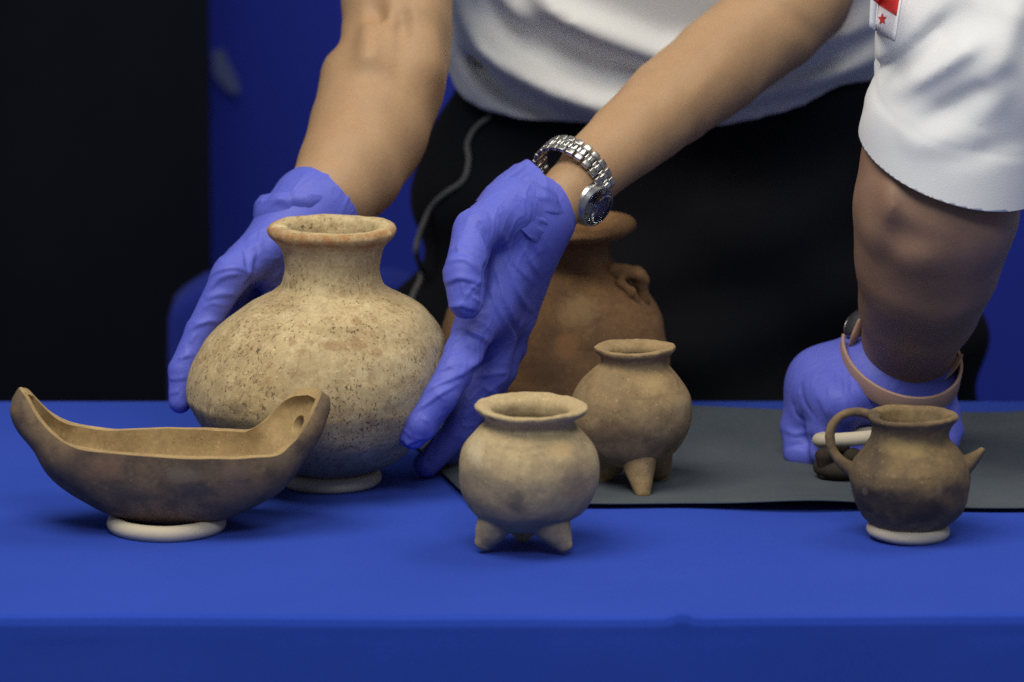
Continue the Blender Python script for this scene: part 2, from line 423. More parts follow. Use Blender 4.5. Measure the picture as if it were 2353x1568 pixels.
# faint printed stroke on the backdrop
pm = [(488, 118), (512, 112), (552, 200), (545, 216), (520, 205), (492, 170)]
V = [at(x, y, YB-.016) for x, y in pm]; V2 = [v+np.array([0, -.002, 0]) for v in V]
pmk = mesh('printed_mark', V2, [tuple(range(6))], MAT['print'], backdrop, False)

YC = .98
def cur(u, v):
    x1 = at(480, 400, YC)[0]; x = x1-1.3*(1-u); return (x, YC+.018*np.sin(x*34)*(1-.5*u), -.85+2.0*v)
o = props(sheet('curtain', 160, 4, cur, MAT['curtain'], thick=.006), 'black curtain hanging at the left in front of the blue backdrop', 'curtain')

# table under its cloth
YF = onz(1176, 1416)[1]; YR = onz(1176, 919)[1]; RE = .006
def n2(x, y, seed, o=3): return fbm(np.stack([x, y, 0*x+.37], 1), seed, o)-.5
def tab(u, v):
    x = -1.0+2.0*u
    # front drape, rounded edge, top, rounded edge, rear drape
    K = np.array([(YF-.045, -.70), (YF-.006, -.10), (YF-.001, -.02), (YF, -RE), (YF+.0018, -.0018), (YF+RE, 0), (YF+.03, 0), (YR-.03, 0), (YR-RE, 0), (YR-.0018, -.0018), (YR, -RE), (YR+.001, -.05), (YR+.01, -.70)])
    t = v*(len(K)-1); y = np.interp(t, np.arange(len(K)), K[:, 0]); z = np.interp(t, np.arange(len(K)), K[:, 1])
    fr = (t < 6.5).astype(float); top = np.clip(np.minimum(t-4, 9-t), 0, 1)
    y = y+n2(x*3, 0*x, 4)*.010*fr; z = z+n2(x*2.6, 0*x+3, 5)*.0065*fr*np.clip(t-1, 0, 1)
    y = y+.004*np.sin(x*14+1)*np.clip(1-t, 0, 1)+n2(x*9, z*7, 8)*.005*np.clip(2.5-t, 0, 1)
    z = z+n2(x*5, y*9, 6)*.0022*top+n2(x*2.5, y*26, 16)*.0008*top
    q = at(1566, 1409, YF); z = z+.0035*np.exp(-((x-q[0])**2/.006**2+(y-YF-.004)**2/.010**2))*((t > 2.5) & (t < 7.5))   # small pucker at the edge
    return (x, y, z)
table = props(sheet('tablecloth', 400, 96, tab, MAT['table']), 'smooth blue tablecloth covering the table and hanging down its front', 'tablecloth')

# blue covered chair behind the table
CH = .66
ch = empty('chair', tuple(at(650, 1300, CH)*np.array([1, 1, 0])+np.array([0, 0, -.72])), 'chair with a blue cover standing behind the table beside the black curtain', 'chair')
outl = [(391, 1500), (391, 720), (398, 694), (420, 672), (470, 640), (530, 628), (800, 624), (925, 632), (960, 660), (975, 720), (975, 1500)]
def slab(name, pts, Ya, Yb2, mat, parent, bev=.02):
    n = len(pts); V = [at(x, y, (Ya+Yb2)/2)*np.array([1, 0, 1])+np.array([0, Ya, 0]) for x, y in pts]+[at(x, y, (Ya+Yb2)/2)*np.array([1, 0, 1])+np.array([0, Yb2, 0]) for x, y in pts]
    F = [tuple(range(n)), tuple(range(2*n-1, n-1, -1))]+[(i, i+n, (i+1) % n+n, (i+1) % n) for i in range(n)]
    o = mesh(name, V, F, mat, parent); fixnormals(o)
    b = o.modifiers.new('bevel', 'BEVEL'); b.width = bev; b.segments = 4; return o
slab('backrest', outl, CH, CH+.07, MAT['chair'], ch)
slab('seat', [(391, 1480), (975, 1480), (975, 1700), (391, 1700)], CH-.06, CH+.4, MAT['chair'], ch)

# grey felt on the table
g = [onz(1085, 1166)[:2], onz(2640, 1184)[:2], onz(2640, 962)[:2], onz(868, 946)[:2]]
def felt(u, v):
    p = [(g[0][i]*(1-u)+g[1][i]*u)*(1-v)+(g[3][i]*(1-u)+g[2][i]*u)*v for i in (0, 1)]; x, y = p
    edge = (1-v)**6
    y = y+edge*(.004*np.sin(x*21+.6)+.003*np.sin(x*47+2))
    z = .0030+.0018*(n2(x*7, y*7, 11)+.5)
    z = z+edge*.006*np.exp(-((x-at(1850, 1150, -.05)[0])/.05)**2)+edge*.003*np.exp(-((x-at(1130, 1160, -.05)[0])/.02)**2)
    z = z+.013*np.exp(-((v-.86)/.07)**2)*(.5+.5*np.sin(x*9+1.0))*np.where(x > .12, 1, np.exp(-((x-.12)/.04)**2))
    z = z+.005*np.exp(-((x-.335-.15*(v-.5))/.03)**2)*v
    return (x, y, z)
o = props(sheet('felt_mat', 150, 60, felt, MAT['grey'], thick=.0012), 'dark grey cloth mat lying on the blue table under the rear pots', 'cloth mat')

# ================================================================== POTS
# ---- large speckled jar on its ring
cJ = onz(760, 1113); YJ = cJ[1]
torus('ring_stand', (cJ[0], YJ, L(18, YJ)), L(100, YJ), L(18, YJ), MAT['ring'], seed=1)
props(bpy.data.objects['ring_stand'], 'cream ring stand under the large speckled jar, mostly hidden by the boat-shaped bowl', 'ring stand', 'cream ring stands')
jar_rows = [(1087, 757, 763), (1086, 712, 806), (1079, 671, 849), (1066, 634, 882), (1046, 575, 921), (1012, 511, 960), (972, 464, 992), (922, 434, 1016), (897, 430, 1023), (871, 432, 1028),
            (845, 440, 1031), (821, 452, 1030), (771, 486, 1018), (720, 541, 983), (695, 580, 948), (672, 619, 903), (655, 640, 880), (630, 648, 872), (608, 650, 873),
            (575, 645, 882), (556, 637, 893), (545, 626, 904), (537, 618, 911), (527, 616, 914), (518, 621, 909), (514, 632, 899), (515, 648, 884), (522, 660, 872), (545, 668, 864), (600, 672, 858), (660, 664, 866), (700, 600, 925), (780, 510, 985), (900, 460, 995), (1040, 640, 860), (1066, 757, 763)]
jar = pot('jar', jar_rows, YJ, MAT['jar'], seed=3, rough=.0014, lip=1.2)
props(jar, 'large cream jar with dark specks and flared rim held between two gloved hands', 'jar')
# orange-brown worn slip on the lip edge and rusty stains: extra layers on the jar's own material
def stains(m, Yf, items, z_only=False):
    """ragged firing clouds, stains and one painted highlight, each with its own outline: (px, py, half width, half height, colour, strength), on the side facing the viewer"""
    c = m.b.inputs['Base Color'].links[0].from_socket
    sep = m.n('ShaderNodeSeparateXYZ'); m.l(m.co, sep.inputs[0]); x, y, z = sep.outputs
    nz = m.math('MULTIPLY', m.math('SUBTRACT', m.noise(70, 6, .68), .5), 2.6)
    for (px, py, sx, sz, col, k) in items:
        q = at(px, py, Yf); dx = m.math('DIVIDE', m.math('SUBTRACT', x, q[0]), L(sx, Yf)); dz = m.math('DIVIDE', m.math('SUBTRACT', z, q[2]), L(sz, Yf)); dy = m.math('DIVIDE', m.math('SUBTRACT', y, Yf), .05)
        d = m.math('ADD', m.math('ADD', m.math('MULTIPLY', dx, dx), m.math('MULTIPLY', dz, dz)), m.math('ADD', m.math('MULTIPLY', dy, dy), nz))
        c = m.mix(m.math('MULTIPLY', m.ramp(d, [(.2, 1.0), (1.3, 0.0)]), k), c, col)
    m.l(c, m.b.inputs['Base Color'])
def jar_layers():
    m = jarm; bc = m.b.inputs['Base Color'].links[0].from_socket
    sep = m.n('ShaderNodeSeparateXYZ'); m.l(m.co, sep.inputs[0])
    x, y, z = sep.outputs
    def band(v, a, b, s):      # soft window
        p = m.ramp(m.math('DIVIDE', m.math('SUBTRACT', v, a), b-a), [(0, 0.0), (s, 1.0), (1-s, 1.0), (1, 0.0)]); return p
    zr0 = at(766, 562, YJ)[2]; zr1 = at(766, 517, YJ)[2]
    r2 = m.math('SQRT', m.math('ADD', m.math('POWER', m.math('SUBTRACT', x, at(765, 527, YJ)[0]), 2.0), m.math('POWER', m.math('SUBTRACT', y, YJ), 2.0)))
    rim = m.math('MULTIPLY', band(z, zr0, zr1+.004, .25), m.ramp(m.math('DIVIDE', r2, L(150, YJ)), [(.84, 0.0), (.93, 1.0)]))
    rim = m.math('MULTIPLY', rim, m.ramp(m.noise(120, 4), [(.33, .25), (.6, 1.0)]))
    c = m.mix(m.math('MULTIPLY', rim, .85), bc, (.33, .16, .06))
    # rusty smears on the front shoulder
    for (px, py, sx, sz) in ((770, 795, 46, 13), (820, 795, 26, 16), (815, 750, 14, 9), (865, 815, 14, 12), (670, 790, 12, 10)):
        q = at(px, py, YJ-L(250, YJ)); dx = m.math('DIVIDE', m.math('SUBTRACT', x, q[0]), L(sx, YJ)); dz = m.math('DIVIDE', m.math('SUBTRACT', z, q[2]), L(sz, YJ))
        d = m.math('ADD', m.math('MULTIPLY', dx, dx), m.math('MULTIPLY', dz, dz))
        d = m.math('ADD', d, m.math('MULTIPLY', m.math('SUBTRACT', m.noise(170, 5, .65), .5), 3.4))
        f = m.math('MULTIPLY', m.ramp(d, [(.35, 1.0), (1.0, 0.0)]), m.ramp(m.math('SUBTRACT', YJ, y), [(0, 0.0), (.03, 1.0)]))
        c = m.mix(m.math('MULTIPLY', f, .55), c, (.29, .17, .08))
    # grey weathered patch low on the left; foot darkened by firing plus painted shade, ragged upper edge
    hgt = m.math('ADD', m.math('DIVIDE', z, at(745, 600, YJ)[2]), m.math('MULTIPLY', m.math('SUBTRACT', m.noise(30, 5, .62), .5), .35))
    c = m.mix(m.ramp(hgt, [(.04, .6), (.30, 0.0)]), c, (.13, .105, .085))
    gq = at(560, 940, YJ); dx = m.math('DIVIDE', m.math('SUBTRACT', x, gq[0]), .035); dz = m.math('DIVIDE', m.math('SUBTRACT', z, gq[2]), .022)
    d = m.math('ADD', m.math('ADD', m.math('MULTIPLY', dx, dx), m.math('MULTIPLY', dz, dz)), m.math('MULTIPLY', m.math('SUBTRACT', m.noise(75, 6, .7), .5), 4.0))
    c = m.mix(m.math('MULTIPLY', m.ramp(d, [(.3, 1.0), (1.0, 0.0)]), .55), c, (.15, .12, .08))
    m.l(c, m.b.inputs['Base Color'])
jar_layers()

# ---- boat-shaped bowl in front
cB = onz(383, 1219); YBw = cB[1]
torus('ring_stand', (cB[0], YBw, L(19, YBw)), L(119, YBw), L(19, YBw), MAT['ring'], seed=2)
props(bpy.data.objects['ring_stand.001'], 'cream ring stand under the boat-shaped bowl at the left front', 'ring stand', 'cream ring stands')
pairs = [((46, 887), (52, 886), (30, 915)), ((60, 915), (68, 894), (24, 945)), ((85, 959), (98, 930), (40, 986)), ((122, 1001), (134, 958), (76, 1030)), ((166, 1029), (175, 975), (110, 1088)),
         ((215, 1039), (228, 983), (182, 1142)), ((290, 1046), (289, 985), (270, 1186)), ((390, 1054), (376, 981), (385, 1198)), ((504, 1055), (470, 983), (490, 1192)), ((590, 1053), (545, 987), (580, 1160)),
         ((638, 1046), (572, 986), (634, 1122)), ((668, 1022), (598, 973), (676, 1072)), ((692, 996), (626, 947), (704, 1026)), ((714, 958), (656, 916), (732, 980)), ((733, 920), (690, 894), (750, 940)), ((742, 896), (724, 887), (755, 908))]
ST = []
for i, (f, b, k) in enumerate(pairs):
    lo, hi = -.02, .4
    yc = YBw+.004+(.010*(i-8)/7 if i > 8 else 0)
    for _ in range(50):
        z = (lo+hi)/2; y = (onz(*f, z)[1]+onz(*b, z)[1])/2
        if y > yc: lo = z
        else: hi = z
    A, B = onz(*f, z), onz(*b, z); K = at(*k, yc); ST.append(np.concatenate([A, B, K]))
ST = spline(ST, 5); V = []; F = []; NS = 33
for s in ST:
    A, B, K = s[:3], s[3:6], s[6:]; Mi = (A+B)/2
    for j in range(NS):
        a = math.pi*j/(NS-1); cc = math.copysign(abs(math.cos(a))**.85, math.cos(a))
        V.append(Mi+(A-B)/2*cc+(K-Mi)*math.sin(a)**.9)
V = np.array(V); V += (np.stack([fbm(V*30, 40+s, 3) for s in range(3)], 1)-.5)*.0035
n = len(ST)
for i in range(n-1):
    for j in range(NS-1): F.append((i*NS+j, (i+1)*NS+j, (i+1)*NS+j+1, i*NS+j+1))
F.append(tuple(range(NS))); F.append(tuple((n-1)*NS+j for j in range(NS))[::-1])
bowl = mesh('boat_shaped_bowl', V, F, MAT['bowl']); fixnormals(bowl)
s = bowl.modifiers.new('wall', 'SOLIDIFY'); s.thickness = .0072; s.offset = -1; s.use_even_offset = False; s.material_offset = 1; s.material_offset_rim = 1; bowl.data.materials.append(MAT['bowl_in'])
bv = bowl.modifiers.new('edge', 'BEVEL'); bv.width = .0027; bv.segments = 4; bv.limit_method = 'ANGLE'; bv.angle_limit = math.radians(50)
ss = bowl.modifiers.new('smooth', 'SUBSURF'); ss.levels = 1; ss.render_levels = 1
dg = bpy.context.evaluated_depsgraph_get(); ev = bowl.evaluated_get(dg); bme = ev.to_mesh()
bb = BVHTree.FromPolygons([v.co[:] for v in bme.vertices], [q.vertices[:] for q in bme.polygons]); ev.to_mesh_clear()
hh, hn, _, _ = bb.ray_cast(Vector(CAM), Vector(ray(686, 975)).normalized())
cm = bmesh.new(); bmesh.ops.create_cone(cm, cap_ends=True, segments=28, radius1=.0062, radius2=.0056, depth=.03)
cme = bpy.data.meshes.new('drill'); cm.to_mesh(cme); cm.free(); cme.materials.append(MAT['bowl_in']); cut = bpy.data.objects.new('drill', cme); COL.objects.link(cut)
cut.location = hh; dv_ = (hn*.7+Vector((-.75, -.35, .25))).normalized(); cut.rotation_euler = dv_.to_track_quat('Z', 'Y').to_euler()
bo = bowl.modifiers.new('hole', 'BOOLEAN'); bo.object = cut; bo.operation = 'DIFFERENCE'; bo.solver = 'EXACT'
dg = bpy.context.evaluated_depsgraph_get(); dg.update(); nm = bpy.data.meshes.new_from_object(bowl.evaluated_get(dg))
bowl.modifiers.clear(); bowl.data = nm; bpy.data.objects.remove(cut)
props(bowl, 'long brown boat-shaped bowl with two raised ends and a hole in one, left front', 'bowl')

# ---- front tripod pot
def tripod(name, label, rows, base, mat, legs, leg_r, seed, tilt=0.0, group=None):
    c = onz(*base); Y0 = c[1]
    e = empty(name, (c[0], Y0, 0), label, 'pot', group)
    pot('body', rows, Y0, mat, e, seed=seed, rough=.0013, tilt=tilt, lip=1.6)
    for (tx, ty, bx, by, Yt, Yb2) in legs:     # top (px, py, depth) and tip (px, py on the table)
        tip = onz(tx, ty); top = at(bx, by, Yt)
        a = np.array(top); b = np.array([tip[0], tip[1], leg_r*.50]); ax = a-b
        pts = [b, b+ax*.25, b+ax*.55, b+ax*.8, a+ax*.12]
        sweep('leg', pts, [leg_r*.56, leg_r*.78, leg_r*1.0, leg_r*1.16, leg_r*1.34], mat, e, 24, 4, jitter=.0015)
    return e, Y0
rows = [(1214, 1201, 1207), (1213, 1165, 1243), (1206, 1133, 1276), (1192, 1106, 1304), (1176, 1087, 1332), (1159, 1074, 1351), (1123, 1060, 1368), (1084, 1055, 1376), (1057, 1056, 1375), (1026, 1066, 1364),
        (1000, 1086, 1345), (985, 1102, 1331), (976, 1113, 1322), (964, 1116, 1321), (954, 1110, 1333), (946, 1098, 1347), (939, 1092, 1353), (933, 1092, 1353), (930, 1099, 1346), (933, 1116, 1330), (943, 1133, 1312), (960, 1138, 1306), (985, 1130, 1312), (1030, 1090, 1345), (1100, 1075, 1355), (1170, 1110, 1315), (1196, 1201, 1207)]
YP = onz(1204, 1257)[1]; s = mpp(YP)
tripod('tripod_pot', 'small pale buff tripod pot at the front centre of the table', rows, (1204, 1257), MAT['pale'],
       [(1110, 1266, 1140, 1195, YP-.012, 0), (1297, 1271, 1265, 1200, YP-.016, 0), (1201, 1248, 1201, 1205, YP+.016, 0)], L(37, YP), 12, -.02, 'tripod pots')
rows = [(1070, 1448, 1454), (1069, 1415, 1487), (1061, 1384, 1520), (1041, 1351, 1549), (1014, 1329, 1570), (980, 1316, 1586), (949, 1312, 1591), (910, 1317, 1586), (872, 1340, 1562), (850, 1362, 1543), (838, 1378, 1534), (828, 1382, 1533),
        (817, 1377, 1541), (809, 1369, 1549), (803, 1366, 1552), (798, 1367, 1551), (796, 1375, 1544), (801, 1392, 1527), (812, 1404, 1514), (828, 1402, 1515), (850, 1372, 1535), (910, 1330, 1574), (980, 1330, 1572), (1035, 1365, 1535), (1052, 1448, 1454)]
YQ = onz(1451, 1125)[1]
tripod('tripod_pot', 'olive brown tripod pot on the grey mat in front of the terracotta jar', rows, (1451, 1125), MAT['olive'],
       [(1478, 1150, 1467, 1055, YQ-.020, 0), (1518, 1114, 1505, 1060, YQ+.012, 0), (1385, 1116, 1400, 1060, YQ+.012, 0)], L(32, YQ), 22, -.012, 'tripod pots')

# ---- large terracotta jar behind
YT = .185
tj = empty('large_jar', (at(1275, 1000, YT)[0], YT, .004), 'large terracotta brown jar with a shoulder lug behind the raised gloved hand', 'jar')
rows = [(1055, 1272, 1278), (1052, 1200, 1350), (1035, 1130, 1420), (985, 1050, 1500), (920, 1014, 1535), (860, 1008, 1543), (810, 1009, 1540), (776, 1013, 1533), (736, 1022, 1524), (706, 1034, 1510), (670, 1056, 1484), (640, 1088, 1450), (615, 1120, 1423), (598, 1138, 1410),
        (574, 1146, 1403), (553, 1143, 1407), (540, 1128, 1425), (531, 1100, 1448), (522, 1089, 1460), (514, 1090, 1461), (507, 1098, 1452), (506, 1120, 1432), (520, 1150, 1400), (560, 1160, 1392), (620, 1130, 1420), (760, 1030, 1515), (900, 1030, 1515), (1030, 1272, 1278)]
pot('body', rows, YT, MAT['terracotta'], tj, seed=33, rough=.0018, lip=1.0)
p = lambda x, y, d: at(x, y, YT+d)
lo = np.min([p(1380, 730, -.06), p(1540, 560, .02)], 0)-.01; hi = np.max([p(1380, 730, -.06), p(1540, 560, .02)], 0)+.01
fl = Field(lo, hi, .0014)
rr = mpp(YT)
fl.chain([(p(1412, 622, -.02), 20*rr), (p(1440, 625, -.022), 17*rr), (p(1464, 630, -.022), 18*rr), (p(1474, 655, -.022), 15*rr), (p(1482, 690, -.022), 12*rr)], .006)
fl.chain([(p(1425, 650, -.03), 12*rr), (p(1450, 672, -.034), 10*rr), (p(1470, 700, -.032), 8*rr)], .004)
fl.cone(p(1470, 634, -.028), p(1484, 644, -.026), 13*rr, 9*rr, .004)
field_mesh('lug', fl, MAT['terracotta'], tj, 2, lambda V, N: (fbm(V*160, 3)-.5)*.003)

# ---- jug with handle and spike
cG = onz(2086, 1236); YG = cG[1]
torus('ring_stand', (cG[0], YG, L(16, YG)+.0008), L(81, YG), L(16, YG), MAT['ring'], tilt=(0, .045), seed=4)
props(bpy.data.objects['ring_stand.002'], 'small cream ring stand under the brown jug at the right front', 'ring stand', 'cream ring stands')
jg = empty('jug', (cG[0], YG, .006), 'small dark brown jug with loop handle and stub spout at the right front', 'jug')
rows = [(1228, 2087, 2093), (1227, 2050, 2130), (1217, 2013, 2172), (1200, 1993, 2194), (1175, 1974, 2212), (1150, 1962, 2224), (1116, 1953, 2231), (1091, 1950, 2233), (1065, 1959, 2226), (1036, 1983, 2205), (1018, 1997, 2186), (1004, 2003, 2180),
        (988, 2004, 2184), (975, 2001, 2192), (966, 1997, 2201), (960, 1996, 2204), (955, 2001, 2200), (957, 2014, 2188), (968, 2022, 2176), (1000, 2024, 2162), (1040, 1995, 2190), (1110, 1968, 2215), (1190, 2010, 2170), (1210, 2087, 2093)]
pot('body', rows, YG, MAT['jug'], jg, seed=44, rough=.0016, tilt=-.02, lip=2.0)
hp = [(2016, 962, 0), (1990, 951, 0), (1960, 947, 0), (1932, 956, 0), (1913, 977, 0), (1906, 1003, 0), (1912, 1032, 0), (1930, 1058, 0), (1962, 1082, 0)]
sweep('handle', [at(x, y, YG+d) for x, y, d in hp], [L(r, YG) for r in (12, 11, 10, 10, 11, 11.5, 11, 13, 17)], MAT['jug'], jg, 20, 5, jitter=.0014)
sweep('spout', [at(2205, 1075, YG), at(2230, 1060, YG), at(2247, 1045, YG), at(2256, 1035, YG)], [L(r, YG) for r in (30, 19, 12, 8)], MAT['jug'], jg, 20, 5, jitter=.0014)

# ---- dark little pot behind the jug and the ring stand held above it
c = onz(1930, 1112); e = empty('small_pot', (c[0], c[1], .004), 'small sooty pot on short legs in shadow behind the jug handle', 'pot')
rows = [(1098, 1927, 1933), (1096, 1890, 1970), (1085, 1872, 1988), (1072, 1868, 1992), (1060, 1874, 1986), (1054, 1890, 1970), (1058, 1905, 1955), (1080, 1900, 1960), (1090, 1927, 1933)]
pot('body', rows, c[1], MAT['sooty'], e, 48, 4, seed=51)
for dx, dy in ((-35, -.008), (30, -.010), (0, .014)):
    b = at(1930+dx, 1108, c[1]+dy); b[2] = .008
    sweep('leg', [b, b+np.array([0, 0, .008]), b+np.array([0, 0, .014])], [.004, .0055, .007], MAT['sooty'], e, 12, 3)
hr = torus('ring_stand', at(1966, 1004, .014), L(84, .02), L(16, .02), MAT['ring'], tilt=(-.17, -.09), seed=8)
props(hr, 'cream ring stand gripped in the gloved fist behind the jug', 'ring stand', 'cream ring stands')

# ================================================================== PEOPLE
def hand_disp(dirv, joints, amp=.0009, seed=0, fine=1.0, lines=()):
    dirv = np.array(dirv, float); dirv /= np.linalg.norm(dirv)
    u = np.cross(dirv, [0, 1, 0.2]); u /= np.linalg.norm(u); v = np.cross(dirv, u)
    def f(V, N):
        C = np.stack([V@dirv*16, V@u*90, V@v*90], 1)
        C = C+.55*(np.stack([fbm(V*38, seed+s, 2) for s in (50, 51, 52)], 1)-.5)*2
        r = ridge(C, seed)**8; r2 = ridge(C*1.8+7, seed+3)**9
        mask = np.clip((fbm(V*24, seed+9, 2)-.38)*4, 0, 1)
        d = amp*(1.3*r*mask+.7*r2*mask)*fine
        for (p, ax, sg, A, lam) in joints:     # tight cross folds at a joint
            q = V-np.array(p); ax = np.array(ax, float); ax = ax/np.linalg.norm(ax)
            al = q@ax; wv = .5*(fbm(V*80, seed+21, 2)-.5)*lam*3
            lat = q-al[:, None]*ax
            cc_ = np.stack([al/lam*.8, lat@u/lam*.22, lat@v/lam*.22], 1)+1.1*(np.stack([fbm(V*45, seed+s, 2) for s in (60, 61, 62)], 1)-.5)
            d = d+A*.45*np.exp(-(q*q).sum(1)/sg**2)*(ridge(cc_, seed+33)**3-.3)
        return d+creases(V, N, lines, seed)
    return f
def project(V):
    q = V-CAM; z = q@FWD; return np.stack([W0/2+FPX*q[:, 0]/z, H0/2-FPX*(q@UPV)/z], 1)
def creases(V, N, lines, seed=0):
    """folds of thin rubber measured on the side facing the viewer: (points, height mm, width px)"""
    p = project(V); p = p+9*(np.stack([fbm(V*70, seed+s, 2) for s in (1, 2)], 1)-.5)
    front = np.clip(-N[:, 1]*2.2+.35, 0, 1); d = np.zeros(len(V))
    for pts, amp, wid in lines:
        Q = spline(pts, 5); cum = np.concatenate([[0], np.cumsum(np.linalg.norm(np.diff(Q, axis=0), axis=1))]); tot = cum[-1]
        best = np.full(len(V), 1e9); sg = np.zeros(len(V)); tt = np.zeros(len(V))
        for i in range(len(Q)-1):
            a, b = Q[i], Q[i+1]; ab = b-a; l2 = ab@ab+1e-9; t = np.clip(((p-a)@ab)/l2, 0, 1); r = p-a-t[:, None]*ab
            ds = np.linalg.norm(r, axis=1); m_ = ds < best
            best = np.where(m_, ds, best); sg = np.where(m_, np.sign(ab[0]*r[:, 1]-ab[1]*r[:, 0]), sg); tt = np.where(m_, (cum[i]+t*(cum[i+1]-cum[i]))/tot, tt)
        w_ = np.where(sg > 0, wid*.55, wid*1.35)
        env = np.clip(tt/.25, 0, 1)*np.clip((1-tt)/.25, 0, 1); env = env*env*(3-2*env)
        d += amp*.001*np.exp(-(best/w_)**2)*(.25+.75*env)*front
    return d
PR = lambda x, y, Y, r: (at(x, y, Y), L(r, Y))

def dent(fld, px, py, Yq, sx, sz, amp, rot=0.0):
    q = at(px, py, Yq); s_ = fld._slice(q-.07, q+.07); Xs, Ys, Zs = fld.grid(s_); c_, k_ = math.cos(rot), math.sin(rot)
    dx = ((Xs-q[0])*c_+(Zs-q[2])*k_)/sx; dz = (-(Xs-q[0])*k_+(Zs-q[2])*c_)/sz
    fld.D[s_] += (amp*np.exp(-(dx*dx+dz*dz+((Ys-q[1])/.03)**2))).astype(np.float32)
# ---------- person in the middle
zf = -.72
p1 = empty('person', (at(1570, 900, .45)[0], .45, zf), 'person in white shirt and black trousers, both gloved hands at the large jar', 'person')
armL = [PR(1040, -760, .40, 170), PR(930, -300, .30, 150), PR(910, 0, .245, 126), PR(912, 70, .232, 124), PR(902, 120, .225, 132), PR(880, 190, .205, 140), PR(846, 300, .165, 135), PR(805, 390, .13, 121), PR(762, 455, .105, 103), PR(738, 495, .09, 80)]
armR = [PR(2010, -760, .42, 165), PR(1905, -300, .36, 145), PR(1835, -10, .29, 122), PR(1770, 55, .265, 117), PR(1650, 150, .22, 111), PR(1540, 235, .17, 104), PR(1440, 318, .115, 90), PR(1365, 385, .078, 77), PR(1312, 440, .057, 68), PR(1270, 480, .045, 60)]
pts = np.array([q for q, r in armL+armR]); lo = pts.min(0)-.09; hi = pts.max(0)+.09; lo[2] = at(1570, 700, .5)[2]; hi[1] = max(hi[1], .66)
fb = Field(lo, hi, .0036)
fb.chain(armL, .02); fb.chain(armR, .02)
# elbow tendons and hollows on the arm at the left
fb.cone(*[PR(868, 60, .185, 26)[0], PR(850, 130, .16, 26)[0]], L(24, .18), L(20, .18), .02)
fb.cone(PR(960, 40, .2, 1)[0], PR(975, 150, .18, 1)[0], L(30, .2), L(26, .2), .03)
dent(fb, 872, 50, .195, .007, .020, .007, .2); dent(fb, 925, 70, .19, .006, .020, .005); dent(fb, 778, 92, .235, .010, .008, .007); dent(fb, 800, 150, .20, .02, .012, -.003); dent(fb, 868, 250, .155, .004, .06, -.0015, -.25)
dent(fb, 1840, 60, .215, .05, .006, .003, -.7); dent(fb, 1600, 205, .15, .05, .005, -.0012, .66)
fb.cone(at(1560, 330, .49), at(1530, -650, .44), .085, .12, .05); fb.cone(at(1040, -760, .42), at(2010, -760, .43), .06, .06, .06); fb.cone(at(1530, -800, .45), at(1530, -1050, .42), .06, .055, .04)
body1 = field_mesh('body', fb, MAT['skin'], p1, 2, lambda V, N: (fbm(V*25, 61, 2)-.5)*.003)

# trousers
SY = .46
lo = np.array([at(880, 900, .46)[0], .26, -.72]); hi = np.array([at(2320, 900, .46)[0], .66, at(1500, 120, .46)[2]])
ft = Field(lo, hi, .0055); X, Y, Z = ft.grid()
zk = [at(1590, y, SY)[2] for y in (1200, 900, 700, 560, 420, 320, 190, 60)]; ak = [L(a, SY) for a in (640, 652, 655, 648, 625, 590, 545, 520)]; bk = [.125, .128, .13, .128, .12, .108, .10, .095]
A_ = np.interp(Z, zk, ak); B_ = np.interp(Z, zk, bk)
wr = .005*np.sin(X*30+Z*45)+.003*np.sin(Z*80-X*25)+.012*(fbm(np.stack([X*11+Z*5, Y*4, Z*9], -1), 77, 2)-.5)
d = (np.sqrt(((X-at(1588, 500, SY)[0])/A_)**2+((Y-SY)/B_)**2)-1)*.13+wr
d = np.maximum(d, Z-at(1500, 150, SY)[2]); zb = at(1590, 1150, SY)[2]; d = np.maximum(d, zb-Z)
ft.D = d.astype(np.float32)
for sx in (-1, 1): ft.cone((at(1588, 500, SY)[0]+sx*.105, SY, zb+.03), (at(1588, 500, SY)[0]+sx*.10, SY+.02, -.66), .105, .065, .05)
trousers = field_mesh('trousers', ft, MAT['black'], p1, 1)
# shirt
zh_f = at(1480, 299, .345)[2]; zh_s = at(1042, 200, SY)[2]
lo = np.array([at(980, 200, SY)[0], .20, zh_f-.03]); hi = np.array([at(2150, 200, SY)[0], .68, at(1500, -1000, SY)[2]])
fs = Field(lo, hi, .0042); X, Y, Z = fs.grid()
zk = [at(1500, y, SY)[2] for y in (320, 200, 80, -200, -500, -800, -980)]; ak = [L(a, SY) for a in (500, 518, 528, 520, 545, 560, 300)]; bk = [.118, .124, .126, .125, .13, .12, .06]
A_ = np.interp(Z, zk, ak); B_ = np.interp(Z, zk, bk)
x0 = at(1556, 200, SY)[0]
# long swooping folds falling from the left shoulder towards the middle
def soft(t, w): return np.exp(-(t/w)**2)
def foldline(pxs, Ysurf, amp, wid):
    global FOLD
    q = np.array([at(x, y, Ysurf) for x, y in pxs]); zline = np.interp(X, q[:, 0], q[:, 2]); env = np.clip((X-q[0, 0])/.02, 0, 1)*np.clip((q[-1, 0]-X)/.04, 0, 1)
    t = Z-zline
    FOLD = FOLD+amp*env*(soft(t, wid)-.7*soft(t+wid*1.5, wid*.9))
FOLD = np.zeros_like(X)
foldline([(1035, 20), (1085, 90), (1150, 140), (1260, 190), (1380, 225), (1500, 235), (1700, 235)], .35, .012, .012)
foldline([(1040, 80), (1090, 130), (1160, 185), (1280, 232), (1400, 262), (1540, 268)], .35, .009, .010)
foldline([(1200, -30), (1300, 30), (1420, 80), (1520, 120), (1640, 130), (1800, 100)], .34, .012, .013)
foldline([(1100, -60), (1180, 20), (1280, 70), (1400, 120), (1500, 150)], .34, .006, .012)
foldline([(1600, 215), (1750, 190), (1880, 165), (2060, 120)], .36, .010, .012)
